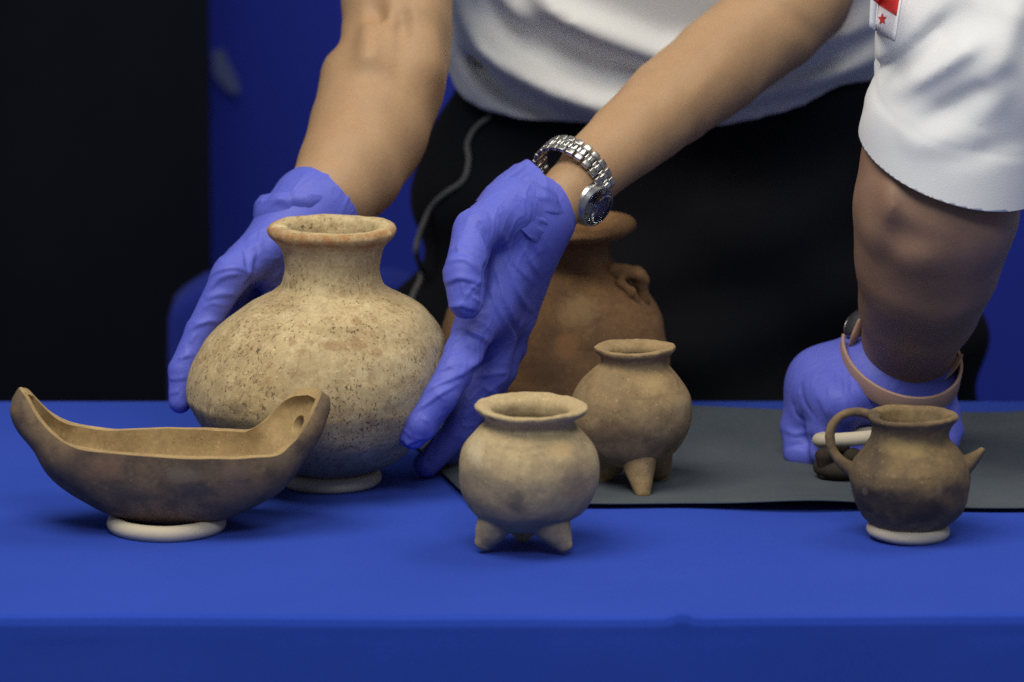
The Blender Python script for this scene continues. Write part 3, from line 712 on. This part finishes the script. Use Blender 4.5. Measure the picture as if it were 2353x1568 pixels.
foldline([(1700, 130), (1800, 110), (1900, 80), (2060, 30)], .36, .009, .012)
gn = np.stack([X*9, Y*9, Z*14], -1)
LEAN = .30*np.clip(Z-zh_f, -.03, .16)
d = (np.sqrt(((X-x0)/A_)**2+((Y+LEAN-SY)/B_)**2)-1)*.125-1.6*FOLD-.008*(fbm(gn, 71, 2)-.5)
hx = []
for x, y in ((980, 120), (1036, 168), (1044, 195), (1062, 224), (1110, 255), (1200, 279), (1300, 292), (1450, 301), (1650, 299), (1800, 264), (1990, 192), (2090, 150)):
    Yg = .36
    for _ in range(4):
        q = at(x, y, Yg); Yg = SY-.122*math.sqrt(max(0, 1-((q[0]-x0)/L(512, SY))**2))
    hx.append(at(x, y, Yg)[[0, 2]])
hx = np.array(hx); hem = np.interp(X, hx[:, 0], hx[:, 1])
d = np.maximum(d, hem-Z)
fs.D = d.astype(np.float32)
for ch_, k in ((armL, 0), (armR, 0)):
    (a, ra), (b, rb) = ch_[0], ch_[1]; q = b*.55+a*.45
    fs.cone(a, q, ra+.022, rb+.030, .04)
shirt = field_mesh('shirt', fs, MAT['white'], p1, 2)

# grey drawcord hanging over the trousers
bvh = BVHTree.FromPolygons([v.co[:] for v in trousers.data.vertices], [q.vertices[:] for q in trousers.data.polygons])
cp = [(1126, 267), (1092, 294), (1074, 330), (1077, 370), (1064, 414), (1020, 446), (988, 481), (961, 548), (957, 583), (967, 619), (966, 641), (945, 690), (938, 760)]
P3 = []
for x, y in cp:
    dr = Vector(ray(x, y)).normalized(); h = bvh.ray_cast(Vector(CAM), dr)[0]
    P3.append(np.array(h)+np.array([0, -.003, 0]) if h is not None else at(x, y, P3[-1][1] if P3 else .34))
sweep('drawcord', P3, [L(6.5, .36)]*len(P3), MAT['cord'], p1, 12, 6, ends=True)

LINES_L = [([(478, 640), (511, 623), (549, 619), (572, 628)], 1.7, 8), ([(474, 675), (495, 650), (530, 634), (563, 632)], 1.7, 8), ([(470, 692), (503, 677), (548, 676)], 1.4, 8), ([(462, 715), (485, 700), (515, 702)], .8, 7), ([(440, 757), (476, 741), (506, 738)], 1.6, 7), ([(438, 790), (450, 768)], 1.0, 5),
  ([(408, 826), (430, 816), (446, 816)], 1.2, 6), ([(388, 865), (400, 872), (430, 868)], .9, 5), ([(392, 905), (412, 900)], .8, 5), ([(556, 555), (566, 590), (572, 628)], -1.6, 8), ([(592, 580), (586, 631), (562, 664)], -2.4, 9), ([(592, 667), (623, 648), (650, 620)], .9, 5), ([(520, 590), (560, 575), (600, 560)], .9, 9), ([(600, 530), (596, 560), (600, 590)], 1.1, 8), ([(560, 555), (600, 530), (640, 520)], .8, 9), ([(424, 800), (436, 840), (430, 880)], .7, 6)]
LINES_R = [([(1022, 606), (1048, 597), (1075, 600), (1098, 622)], 1.5, 8), ([(1020, 655), (1048, 639), (1079, 643), (1108, 655)], 1.7, 8), ([(1032, 712), (1060, 702), (1098, 712)], 1.3, 6), ([(1060, 645), (1068, 684)], 1.0, 5), ([(1079, 652), (1092, 664), (1088, 672)], 1.1, 5),
  ([(1084, 680), (1103, 694)], 1.2, 5), ([(1056, 556), (1054, 588)], .9, 6), ([(1030, 580), (1060, 574), (1096, 588)], .8, 8), ([(1098, 520), (1121, 556), (1127, 586), (1118, 616), (1112, 654), (1108, 705)], -3.2, 8),
  ([(1150, 530), (1182, 605), (1222, 650)], 1.2, 8), ([(1160, 590), (1191, 681), (1226, 724)], 1.3, 8), ([(1138, 615), (1163, 700), (1185, 748)], 1.3, 8), ([(1119, 650), (1140, 700), (1157, 748)], 1.1, 7), ([(1190, 545), (1215, 600), (1240, 635)], 1.1, 8), ([(1130, 480), (1150, 540), (1165, 600)], .9, 9), ([(1215, 545), (1240, 590)], .9, 7),
  ([(1172, 735), (1192, 776), (1178, 830)], -1.8, 8), ([(1028, 768), (1060, 757), (1094, 772), (1125, 788)], 1.6, 8), ([(1040, 780), (1075, 768), (1112, 782)], 1.0, 6), ([(1036, 800), (1060, 790), (1085, 800)], .9, 6), ([(1072, 855), (1109, 826), (1145, 808)], 2.0, 9), ([(1084, 872), (1112, 838), (1140, 820)], -1.8, 7),
  ([(974, 905), (1029, 871), (1075, 850)], 1.2, 7), ([(944, 953), (987, 925), (1050, 882)], 1.3, 7), ([(1008, 855), (1040, 842)], .9, 5), ([(928, 985), (945, 1008)], .8, 4), ([(930, 1022), (965, 1008)], 1.0, 5), ([(970, 962), (984, 974)], .7, 4), ([(1000, 905), (1025, 925)], .7, 5), ([(1100, 866), (1132, 860), (1168, 856)], 1.3, 6), ([(1110, 890), (1140, 905)], .9, 6), ([(1060, 470), (1100, 500), (1120, 540)], .8, 9)]
LINES_F = [([(1923, 840), (1921, 870), (1925, 900)], -.9, 4), ([(1936, 835), (1937, 870), (1942, 905)], -1.0, 4), ([(1948, 850), (1952, 880), (1960, 905)], -.9, 4), ([(1842, 868), (1837, 901), (1853, 936), (1872, 960)], -1.2, 5), ([(1816, 920), (1828, 955), (1852, 972)], -1.2, 5), ([(1958, 870), (1983, 906), (2010, 935)], 1.1, 6), ([(1972, 872), (2000, 900), (2030, 920)], 1.0, 6), ([(1990, 925), (2030, 930), (2070, 920)], .9, 6),
  ([(1800, 990), (1830, 1000), (1860, 992)], 1.2, 6), ([(1870, 905), (1890, 930), (1900, 960)], .8, 8), ([(1806, 1030), (1832, 1022), (1856, 1030)], -1.0, 5), ([(1862, 1000), (1868, 1040)], -1.8, 6), ([(1900, 1020), (1912, 1062)], -1.5, 6)]
# ---- gloved right hand of that person (image left), behind the jar
def joint(p, q, sg=.016, A=.0012, lam=.0045): return (p, np.array(q)-np.array(p), sg, A, lam)
wr_ = at(735, 480, .10)
fing = {
 'index': [(532, 632, .034, 42), (458, 764, .022, 33), (418, 852, .012, 31), (414, 924, .006, 27)],
 'middle': [(556, 612, .062, 40), (512, 760, .074, 33), (492, 850, .078, 31), (494, 915, .078, 27)],
 'ring': [(590, 612, .085, 38), (570, 760, .100, 32), (562, 850, .105, 29), (566, 910, .105, 25)],
 'little': [(640, 612, .102, 34), (650, 740, .118, 28), (652, 810, .120, 25), (654, 860, .120, 22)],
 'thumb': [(650, 560, .070, 44), (628, 620, .062, 40), (640, 690, .070, 34), (660, 740, .090, 28)]}
P = {k: [PR(*q) for q in v] for k, v in fing.items()}
allp = np.array([q for v in P.values() for q, r in v]+[wr_, at(790, 440, .12)]); fh = Field(allp.min(0)-.035, allp.max(0)+.035, .0013)
for k, v in P.items():
    if k != 'thumb': fh.cone(at(725, 490, .095), v[0][0], L(62, .1), v[0][1], .018)
    fh.chain(v, .006)
fh.cone(at(715, 490, .09), P['thumb'][0][0], L(70, .1), P['thumb'][0][1], .02)
fh.cone(at(735, 478, .10), at(690, 520, .085), L(86, .1), L(76, .09), .02)
js = [joint(P['index'][0][0], P['index'][1][0], .026, .0022, .0085), joint(P['index'][1][0], P['index'][2][0], .018, .0014, .006), joint(P['index'][2][0], P['index'][3][0], .016, .0010, .005), joint(at(600, 640, .06), at(560, 660, .05), .02, .0014, .008)]
def fix_person_hand(fld, name, parent, disp):
    return field_mesh(name, fld, MAT['glove'], parent, 2, disp)
gl = fix_person_hand(fh, 'glove', p1, hand_disp(at(430, 900, .02)-at(690, 500, .09), js, .0006, 5, lines=LINES_L))

def cuff(name, rings, parent, seed, amp=.003, n=110, rib=8, lines=()):
    """rings: (centre, u, v) from the hand outwards to the open hem, thin rubber with crumples."""
    R = spline([np.concatenate(r) for r in rings], rib); V = []; F = []; m_ = len(R)
    for i, r in enumerate(R):
        c, u, v = r[:3], r[3:6], r[6:]
        for k in range(n):
            a = 2*math.pi*k/n; V.append(c+u*math.cos(a)+v*math.sin(a))
    V = np.array(V); C0 = np.repeat(R[:, :3], n, 0); N = V-C0; N /= np.linalg.norm(N, axis=1)[:, None]
    t = np.repeat(np.linspace(0, 1, m_), n)
    rd = ridge(V*np.array([45, 45, 45.])+2*(np.stack([fbm(V*30, seed+s, 2) for s in (1, 2, 3)], 1)), seed)**7
    V = V+N*((fbm(V*42, seed, 2)-.5)*amp*1.8+rd*amp*1.1-amp*.3)[:, None]*(.35+.65*t)[:, None]
    hv = (fbm(V*70, seed+5, 2)-.5)*amp*1.6; ax = R[-1, :3]-R[-2, :3]; ax /= np.linalg.norm(ax); V = V+ax*(hv*t**4)[:, None]
    V = V+N*creases(V, N, lines, seed)[:, None]
    for i in range(m_-1):
        for k in range(n): F.append((i*n+k, i*n+(k+1) % n, (i+1)*n+(k+1) % n, (i+1)*n+k))
    o = mesh(name, V, F, MAT['glove'], parent); fixnormals(o)
    s = o.modifiers.new('rubber', 'SOLIDIFY'); s.thickness = .0006; s.offset = 0
    ss = o.modifiers.new('smooth', 'SUBSURF'); ss.levels = 1; ss.render_levels = 1
    return o
def vec(px, py, dY=0.0, Y=.08): return np.array([px*mpp(Y), dY, -py*mpp(Y)])
cl = cuff('cuff', [(at(655, 545, .082), vec(70, 45, .005), vec(20, -20, -.026)), (at(672, 518, .088), vec(88, 42, .005), vec(14, -40, -.028)), (at(690, 492, .094), vec(106, 22, .004), vec(4, -50, -.034)), (at(706, 474, .100), vec(113, 14, .002), vec(-2, -52, -.036))], gl, 3, .0011, lines=[([(658, 440), (668, 465), (678, 490)], -1.6, 9), ([(738, 462), (730, 480), (732, 500)], -1.3, 7), ([(785, 450), (772, 470), (768, 492)], 1.6, 8), ([(700, 440), (708, 470), (712, 492)], 1.2, 10), ([(600, 470), (625, 445), (655, 430)], -1.6, 7), ([(600, 510), (620, 498), (640, 492)], -1.4, 6)])

# ---- gloved left hand (image right)
fing = {
 'index': [(1090, 752, -.012, 46), (1047, 850, -.042, 41), (1012, 912, -.054, 39), (967, 976, -.060, 37), (950, 1000, -.058, 33)],
 'middle': [(1150, 752, .030, 44), (1126, 862, .026, 42), (1054, 990, .020, 35), (980, 1068, .014, 30)],
 'ring': [(1182, 735, .050, 42), (1152, 850, .050, 36), (1092, 955, .044, 32), (1030, 1040, .036, 28)],
 'little': [(1195, 700, .064, 36), (1180, 800, .066, 30), (1140, 885, .062, 27), (1095, 945, .058, 24)],
 'thumb': [(1178, 480, .026, 58), (1092, 534, -.014, 51), (1066, 628, -.040, 46), (1070, 692, -.046, 41)]}
P = {k: [PR(*q) for q in v] for k, v in fing.items()}
allp = np.array([q for v in P.values() for q, r in v]+[at(1250, 480, .055)]); fh = Field(allp.min(0)-.035, allp.max(0)+.035, .00125)
for k, v in P.items():
    if k != 'thumb': fh.cone(at(1222, 515, .045), v[0][0], L(64, .04), v[0][1], .016)
    fh.chain(v, .005)
fh.cone(at(1248, 484, .045), at(1205, 518, .04), L(54, .05), L(74, .04), .02)
fh.cone(at(1225, 488, .04), P['thumb'][0][0], L(60, .04), P['thumb'][0][1], .02)
fh.cone(at(1130, 600, .02), at(1130, 720, .012), L(60, .02), L(50, .02), .02)
js = [joint(P['thumb'][2][0], P['thumb'][3][0], .022, .0024, .0075), joint(P['thumb'][1][0], P['thumb'][2][0], .02, .0013, .009), joint(P['thumb'][3][0], P['thumb'][2][0], .012, .0016, .005),
      joint(P['index'][0][0], P['index'][1][0], .022, .0017, .008), joint(P['index'][1][0], P['index'][2][0], .018, .0013, .007), joint(P['index'][2][0], P['index'][3][0], .014, .0009, .005), joint(P['middle'][1][0], P['middle'][2][0], .02, .0022, .008)]
gr = fix_person_hand(fh, 'glove', p1, hand_disp(at(1100, 800, .0)-at(1270, 450, .05), js, .0006, 15, lines=LINES_R))
cr = cuff('cuff', [(at(1165, 520, .03), vec(66, 60, .004), vec(24, -16, -.030)), (at(1192, 496, .036), vec(64, 74, .004), vec(26, -18, -.030)), (at(1222, 474, .044), vec(54, 84, .004), vec(28, -14, -.029)), (at(1256, 458, .050), vec(38, 92, .003), vec(30, -8, -.028))], gr, 31, .0018, lines=[([(1128, 426), (1184, 396), (1230, 368)], 1.8, 8), ([(1150, 436), (1200, 405), (1255, 378)], -1.2, 7), ([(1160, 440), (1210, 452), (1250, 456)], 1.5, 7), ([(1148, 434), (1190, 462), (1228, 486), (1300, 524)], -2.4, 9), ([(1190, 398), (1230, 420), (1275, 445)], 1.5, 7), ([(1255, 390), (1250, 430), (1262, 470)], 1.4, 7), ([(1215, 480), (1255, 492), (1296, 490)], 1.4, 8), ([(1230, 515), (1262, 530), (1294, 540)], -1.4, 7)])

# ---------- steel wristwatch
WC = at(1318, 414, .066); aw = at(1312, 440, .057)-at(1440, 318, .115); aw /= np.linalg.norm(aw)      # towards the hand
e1 = np.array([0, -1.0, 0]); e1 -= aw*(e1@aw); e1 /= np.linalg.norm(e1); e2 = np.cross(aw, e1)
if e2[2] < 0: e2 = -e2
wt = empty('wristwatch', tuple(WC), 'steel bracelet wristwatch with dark dial on the wrist reaching to the jar', 'wristwatch')
RA, RB = .0262, .0305           # towards the viewer, across
def wpos(t): return WC+e1*RA*math.cos(t)+e2*RB*math.sin(t)
def wnorm(t):
    n_ = e1*math.cos(t)/RA+e2*math.sin(t)/RB; return n_/np.linalg.norm(n_)
def rbox(name, sx, sy, sz, mat, bev=.0005):
    bm = bmesh.new(); bmesh.ops.create_cube(bm, size=1.0, matrix=Matrix.Diagonal((sx, sy, sz, 1)))
    bmesh.ops.bevel(bm, geom=bm.edges[:], offset=bev, segments=2, affect='EDGES', profile=.6)
    me = bpy.data.meshes.new(name); bm.to_mesh(me); bm.free(); me.materials.append(mat)
    me.polygons.foreach_set('use_smooth', [True]*len(me.polygons)); return me
NLK = 26; per = 2*math.pi*(RA+RB)/2; pit = per/NLK
me_o = rbox('outer_link', pit*.86, .0052, .0030, MAT['brushed'], .0008); me_c = rbox('centre_link', pit*.60, .0070, .0033, MAT['steel'], .0009); me_s = rbox('thin_link', pit*.30, .0066, .0027, MAT['steel'], .0006)
def put(name, me, pos, x, y, z, parent):
    o = bpy.data.objects.new(name, me); COL.objects.link(o)
    o.parent = parent; o.matrix_world = Matrix(((x[0], y[0], z[0], pos[0]), (x[1], y[1], z[1], pos[1]), (x[2], y[2], z[2], pos[2]), (0, 0, 0, 1)))
    o.matrix_parent_inverse = Matrix.Translation(parent.location).inverted()
    M4 = Matrix(((x[0], y[0], z[0], pos[0]), (x[1], y[1], z[1], pos[1]), (x[2], y[2], z[2], pos[2]), (0, 0, 0, 1)))
    o.matrix_basis = M4
    return o
TC = -1.18                        # where the case sits
for i in range(NLK):
    t = 2*math.pi*i/NLK; dtc = (t-TC+math.pi) % (2*math.pi)-math.pi
    if abs(dtc) < .56: continue
    n_ = wnorm(t); x = np.cross(aw, n_); p_ = wpos(t)
    for sgn in (-1, 1): put('outer_link', me_o, p_+aw*sgn*.0062, x, aw, n_, wt)
    put('centre_link', me_c, p_+n_*.0002, x, aw, n_, wt)
    put('thin_link', me_s, p_+x*pit*.5, x, aw, n_, wt)
dC = np.array([.44, -.80, -.38]); nC = dC-.6*(aw@dC)*aw; nC /= np.linalg.norm(nC)      # the loose case has slid round the wrist
xC = np.cross(aw, nC); xC /= np.linalg.norm(xC); pC = at(1360, 468, .050); aC = np.cross(nC, xC)
def lathe_me(name, prof, mat, segs=64):
    V = []; F = []
    for r, z in prof:
        for k in range(segs): a = 2*math.pi*k/segs; V.append((r*math.cos(a), r*math.sin(a), z))
    for i in range(len(prof)-1):
        for k in range(segs): F.append((i*segs+k, i*segs+(k+1) % segs, (i+1)*segs+(k+1) % segs, (i+1)*segs+k))
    F.append(tuple(range(segs))[::-1]); F.append(tuple((len(prof)-1)*segs+k for k in range(segs)))
    me = bpy.data.meshes.new(name); me.from_pydata(V, [], F); me.update(); me.materials.append(mat)
    me.polygons.foreach_set('use_smooth', [True]*len(me.polygons)); return me
RC = .0165
case = put('case', lathe_me('case', [(RC*.8, -.005), (RC*.97, -.0045), (RC, -.003), (RC, .002), (RC*.98, .0026), (RC*.93, .003), (RC*.90, .0062), (RC*.84, .0066), (RC*.83, .0048)], MAT['brushed']), pC, xC, aC, nC, wt)
put('dial', lathe_me('dial', [(RC*.2, .0044), (RC*.82, .0049), (RC*.82, .0050), (RC*.01, .0050)], MAT['dial']), pC, xC, aC, nC, wt)
put('crystal', lathe_me('crystal', [(RC*.835, .0053), (RC*.835, .0066), (RC*.80, .0071), (RC*.4, .0075), (RC*.02, .0076)], MAT['glass']), pC, xC, aC, nC, wt)
put('crown', lathe_me('crown', [(.0012, -.003), (.0026, -.0026), (.0026, .0018), (.001, .0022)], MAT['gilt'], 20), pC+aC*(RC+.0016)+nC*.0003, nC, xC, aC, wt)
mm = rbox('hour_marker', .0022, .0007, .0005, MAT['gilt'], .0001)
for k in range(0, 12, 3):
    a = math.pi*k/6; rd_ = xC*math.cos(a)+aC*math.sin(a); put('hour_marker', mm, pC+rd_*RC*.68+nC*.0052, rd_, np.cross(nC, rd_), nC, wt)
for a, ln in ((.9, .0062), (2.6, .009)):
    rd_ = xC*math.cos(a)+aC*math.sin(a); put('watch_hand', rbox('watch_hand', ln, .0009, .0003, MAT['steel'], .0001), pC+rd_*ln*.45+nC*.0053, rd_, np.cross(nC, rd_), nC, wt)

# ---------- person at the right
p2 = empty('person', (.66, .42, zf), 'person in white short sleeve with flag patch, gloved fist behind the jug', 'person')
arm2 = [PR(2480, -520, .14, 190), PR(2300, 40, .04, 185), PR(2170, 380, -.015, 190), PR(2152, 480, -.02, 190), PR(2130, 600, .0, 166), PR(2112, 700, .03, 140), PR(2094, 775, .055, 114), PR(2081, 845, .068, 96), PR(2076, 885, .074, 90)]
pts = np.array([q for q, r in arm2]+[np.array([.66, .42, .5])]); lo = pts.min(0)-.09; hi = pts.max(0)+.10
fb = Field(lo, hi, .0034); fb.chain(arm2, .03)
dent(fb, 2022, 385, -.075, .010, .016, .0045); dent(fb, 2043, 478, -.078, .007, .028, -.006); dent(fb, 2070, 545, -.078, .009, .016, .004, .4); dent(fb, 2088, 548, -.078, .022, .011, .0045, -.3)
dent(fb, 2035, 600, -.06, .008, .018, .003); dent(fb, 2110, 470, -.085, .012, .03, .003)
fb.cone(arm2[0][0], (.66, .42, .45), .06, .10, .06); fb.cone((.66, .42, .45), (.68, .45, .05), .10, .12, .06)
field_mesh('body', fb, MAT['skin_b'], p2, 2, lambda V, N: (fbm(V*22, 81, 2)-.5)*.004)
# sleeve
sl = [PR(2510, -560, .15, 250), PR(2302, -60, .05, 268), PR(2235, 200, .0, 238), PR(2195, 330, -.015, 214), PR(2170, 520, -.03, 205)]
pts = np.array([q for q, r in sl[1:]]); lo = pts.min(0)-.10; hi = pts.max(0)+.10
fsl = Field(lo, hi, .0021); fsl.chain(sl, .03)
ftt = Field(np.array([.40, .20, -.05]), np.array([.88, .62, .72]), .006)
ftt.cone(sl[0][0], (.68, .44, .42), .085, .14, .06); ftt.cone((.68, .44, .42), (.70, .45, .0), .14, .15, .06)
field_mesh('shirt', ftt, MAT['sleeve'], p2, 1)
X, Y, Z = fsl.grid()
PA, PB, PC = at(1992, 306, -.01), at(2235, 470, -.08), at(2420, 430, -.02)
nh = np.cross(PB-PA, PC-PA); nh /= np.linalg.norm(nh)
if nh[2] > 0: nh = -nh           # points down, out of the sleeve
pl = (X-PA[0])*nh[0]+(Y-PA[1])*nh[1]+(Z-PA[2])*nh[2]
FOLD = np.zeros_like(X)
def fold2(p0_, p1_, amp, wid, Yc=-.06):
    global FOLD
    a, b = at(*p0_, Yc), at(*p1_, Yc); dv = (b-a)[[0, 2]]; Ln = np.linalg.norm(dv); dv /= Ln
    al = (X-a[0])*dv[0]+(Z-a[2])*dv[1]; pe = -(X-a[0])*dv[1]+(Z-a[2])*dv[0]
    FOLD = FOLD+amp*soft(pe, wid)*np.clip(al/.03, 0, 1)*np.clip((Ln-al)/.03, 0, 1)*(Y < .03)
fold2((1985, 245), (2240, 10), -.009, .008); fold2((2020, 235), (2300, 60), .006, .008); fold2((2080, 310), (2340, 150), -.007, .009); fold2((2240, 280), (2370, -60), .008, .014)
fold2((2060, 330), (2200, 290), .005, .010); fold2((2150, 360), (2360, 320), -.003, .008)
hemband = .0014/(1+np.exp(-np.clip((pl+.036)/.0016, -30, 30)))
stitch = -.0010*soft(pl+.033, .0016)
gn = np.stack([X*16, Y*16, Z*16], -1)
D = fsl.D-1.25*FOLD-.0022*(fbm(gn, 91, 2)-.5)-hemband-stitch
fsl.D = D.astype(np.float32)
sleeve = field_mesh('sleeve', fsl, MAT['sleeve'], p2, 3)
bm = bmesh.new(); bm.from_mesh(sleeve.data)
bmesh.ops.bisect_plane(bm, geom=bm.verts[:]+bm.edges[:]+bm.faces[:], dist=1e-5, plane_co=Vector(PA), plane_no=Vector(nh), clear_outer=True)
bm.to_mesh(sleeve.data); bm.free(); sleeve.data.polygons.foreach_set('use_smooth', [True]*len(sleeve.data.polygons))
so = sleeve.modifiers.new('cloth', 'SOLIDIFY'); so.thickness = .0022; so.offset = -1
# flag patch on the sleeve, wrapped onto the cloth
bvp = BVHTree.FromPolygons([v.co[:] for v in sleeve.data.vertices], [q_.vertices[:] for q_ in sleeve.data.polygons])
def on_sleeve(px, py, off):
    dr = Vector(ray(px, py)).normalized(); h, nn, _, _ = bvp.ray_cast(Vector(CAM), dr)
    return np.array(h+nn*off) if h is not None else at(px, py, -.06)
def patch(name, quad, mat, off, parent, n=10):
    q = np.array(quad, float); V = []; F = []
    for j in range(n+1):
        for i in range(n+1):
            u, v = i/n, j/n; c_ = (q[0]*(1-u)+q[1]*u)*(1-v)+(q[3]*(1-u)+q[2]*u)*v; V.append(on_sleeve(c_[0], c_[1], off))
    for j in range(n):
        for i in range(n): a = j*(n+1)+i; F.append((a, a+1, a+n+2, a+n+1))
    o = mesh(name, V, F, mat, parent); fixnormals(o); s = o.modifiers.new('thread', 'SOLIDIFY'); s.thickness = .0008; s.offset = 0; return o
fp = patch('flag_patch', [(2004, -75), (2082, -52), (2058, 94), (1997, 62)], MAT['patchwhite'], .0010, p2)
patch('red_field', [(2013, -60), (2078, -45), (2064, 38), (2007, 2)], MAT['red'], .0019, fp)
V = []
for k in range(10):
    a = math.pi/2+math.pi*k/5; r = (1.0 if k % 2 == 0 else .45); V.append(on_sleeve(2032.5+10*r*math.cos(a), 46-15*r*math.sin(a), .0019))
mesh('red_star', V, [tuple(range(10))], MAT['red'], fp, False)

# ---- fist
fing = {
 'f1': [(1888, 868, .088, 46), (1836, 975, .090, 40), (1836, 1036, .080, 36), (1895, 1050, .066, 30)],
 'f2': [(1880, 892, .066, 46), (1834, 985, .066, 40), (1838, 1042, .056, 36), (1905, 1056, .044, 30)],
 'f3': [(1900, 915, .046, 42), (1888, 990, .040, 33), (1892, 1040, .036, 30), (1945, 1052, .030, 26)],
 'f4': [(1940, 930, .030, 40), (1925, 990, .044, 32), (1945, 1035, .046, 28), (1995, 1040, .040, 24)],
 'thumb': [(2130, 890, .060, 50), (2172, 945, .05, 34), (2186, 990, .04, 28), (2180, 1020, .03, 24)]}
P = {k: [PR(*q) for q in v] for k, v in fing.items()}
allp = np.array([q for v in P.values() for q, r in v]+[at(2090, 800, .08)]); fh = Field(allp.min(0)-.04, allp.max(0)+.04, .0015)
for k, v in P.items():
    fh.cone(at(2060, 880, .075), v[0][0], L(74, .07), v[0][1], .024); fh.chain(v, .006)
fh.cone(at(2085, 835, .072), at(2050, 890, .072), L(100, .07), L(84, .07), .02)
fh.cone(at(1992, 848, .098), at(1900, 888, .078), L(74, .07), L(70, .06), .03)
js = [joint(at(1990, 860, .03), at(1960, 875, .03), .035, .0010, .007), joint(P['f2'][1][0], P['f2'][2][0], .02, .0014, .007), joint(P['f3'][1][0], P['f3'][2][0], .018, .0014, .006), joint(P['f1'][1][0], P['f1'][2][0], .018, .0012, .006)]
g2 = fix_person_hand(fh, 'glove', p2, hand_disp(at(1960, 960, .05)-at(2010, 820, .05), js, .0004, 25, lines=LINES_F))
cuff('cuff', [(at(2050, 910, .080), vec(112, -6), vec(0, 22, -.034)), (at(2060, 890, .080), vec(118, 0), vec(2, 28, -.038)), (at(2068, 872, .080), vec(118, 6), vec(4, 34, -.042))], g2, 41, .0022)

# ---- leather-strap watch of that person
w2 = empty('wristwatch', tuple(at(2070, 835, .07)), 'watch with loose tan leather strap over the blue glove of the fist', 'wristwatch')
c0 = at(2070, 826, .058); u0 = vec(130, 16, 0); v0 = vec(10, 72, -.046); ax = np.cross(u0, v0); ax /= np.linalg.norm(ax)
if ax[2] < 0: ax = -ax
V = []; F = []; n = 120; WD = L(23, .05)
t0, t1 = -.20*math.pi, 1.08*math.pi
for k in range(n+1):
    t = t0+(t1-t0)*k/n; c_ = c0+u0*math.cos(t)+v0*math.sin(t)
    rd_ = u0*math.cos(t)+v0*math.sin(t); rd_ /= np.linalg.norm(rd_)
    for (a, b) in ((-1, 0), (1, 0), (1, 1), (-1, 1)): V.append(c_+ax*WD*a+rd_*.0024*b)
for k in range(n):
    for j in range(4): F.append((k*4+j, k*4+(j+1) % 4, (k+1)*4+(j+1) % 4, (k+1)*4+j))
F += [(0, 1, 2, 3), (n*4+3, n*4+2, n*4+1, n*4)]
o = mesh('strap', V, F, MAT['leather'], w2); fixnormals(o); b = o.modifiers.new('bevel', 'BEVEL'); b.width = .0007; b.segments = 2; b.limit_method = 'ANGLE'
# free end of the strap
tl = [at(2168, 866, .05), at(2188, 846, .052), at(2203, 822, .058)]
sweep('strap_end', tl, [WD, WD*.9, WD*.6], MAT['leather'], w2, 16, 5, flat=.22)
nrm = at(1946, 728, .07)-at(2040, 790, .08); nrm[1] = -.012; nrm /= np.linalg.norm(nrm); pc = at(1969, 746, .078)
xx = np.cross([0, 1.0, 0], nrm); xx /= np.linalg.norm(xx); yy = np.cross(nrm, xx); R2 = .0110
put('case', lathe_me('case', [(R2*.8, -.004), (R2*.97, -.0035), (R2, -.002), (R2, .0025), (R2*.95, .0036), (R2*.86, .004), (R2*.84, .003)], MAT['darksteel']), pc, xx, yy, nrm, w2)
put('dial', lathe_me('dial', [(R2*.3, .0028), (R2*.85, .0030), (R2*.85, .0034), (R2*.02, .0034)], MAT['dial']), pc, xx, yy, nrm, w2)
sweep('strap_lug', [at(1958, 790, .064), at(1966, 770, .062), at(1976, 740, .062)], [L(11, .06), L(14, .06), L(10, .06)], MAT['leather'], w2, 16, 4, flat=.5)

# firing clouds, soot, worn patches and one painted highlight on the smaller pots
stains(CL['pale'], YP-.04, [(1190, 1152, 30, 34, (.12, .105, .09), .75), (1320, 1120, 40, 60, (.30, .21, .14), .6), (1240, 1200, 110, 30, (.24, .18, .12), .55), (1090, 1040, 30, 45, (.62, .53, .34), .6), (1290, 1040, 40, 20, (.55, .38, .18), .5), (1130, 975, 14, 10, (.20, .14, .09), .7), (1090, 995, 8, 8, (.2, .14, .09), .7)])
stains(CL['olive'], YQ-.04, [(1420, 1000, 90, 40, (.13, .085, .05), .6), (1530, 1030, 60, 30, (.10, .07, .045), .6), (1575, 950, 26, 40, (.46, .36, .20), .6), (1500, 890, 46, 26, (.40, .29, .13), .6), (1400, 890, 46, 26, (.24, .18, .10), .5)])  # paler patch on the right side paints in a highlight
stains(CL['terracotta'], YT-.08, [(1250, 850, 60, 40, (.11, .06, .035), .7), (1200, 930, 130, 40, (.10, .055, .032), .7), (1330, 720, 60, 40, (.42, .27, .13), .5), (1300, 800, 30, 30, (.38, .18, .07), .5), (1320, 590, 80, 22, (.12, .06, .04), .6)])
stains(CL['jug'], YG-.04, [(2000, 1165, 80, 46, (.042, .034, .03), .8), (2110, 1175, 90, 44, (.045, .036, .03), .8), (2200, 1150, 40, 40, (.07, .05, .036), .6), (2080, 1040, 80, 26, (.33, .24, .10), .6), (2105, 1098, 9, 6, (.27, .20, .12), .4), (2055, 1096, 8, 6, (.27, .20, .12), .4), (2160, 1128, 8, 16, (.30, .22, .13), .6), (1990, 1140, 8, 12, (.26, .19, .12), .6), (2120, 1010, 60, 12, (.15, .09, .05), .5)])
stains(CL['bowl'], YBw-.04, [(230, 1080, 60, 40, (.26, .15, .085), .7), (420, 1090, 50, 24, (.24, .185, .125), .6), (540, 1090, 36, 30, (.24, .16, .11), .6), (300, 1140, 70, 24, (.09, .075, .06), .6), (450, 1130, 60, 30, (.06, .06, .062), .7), (60, 960, 24, 40, (.32, .22, .12), .6), (660, 1060, 40, 30, (.20, .15, .095), .5)])
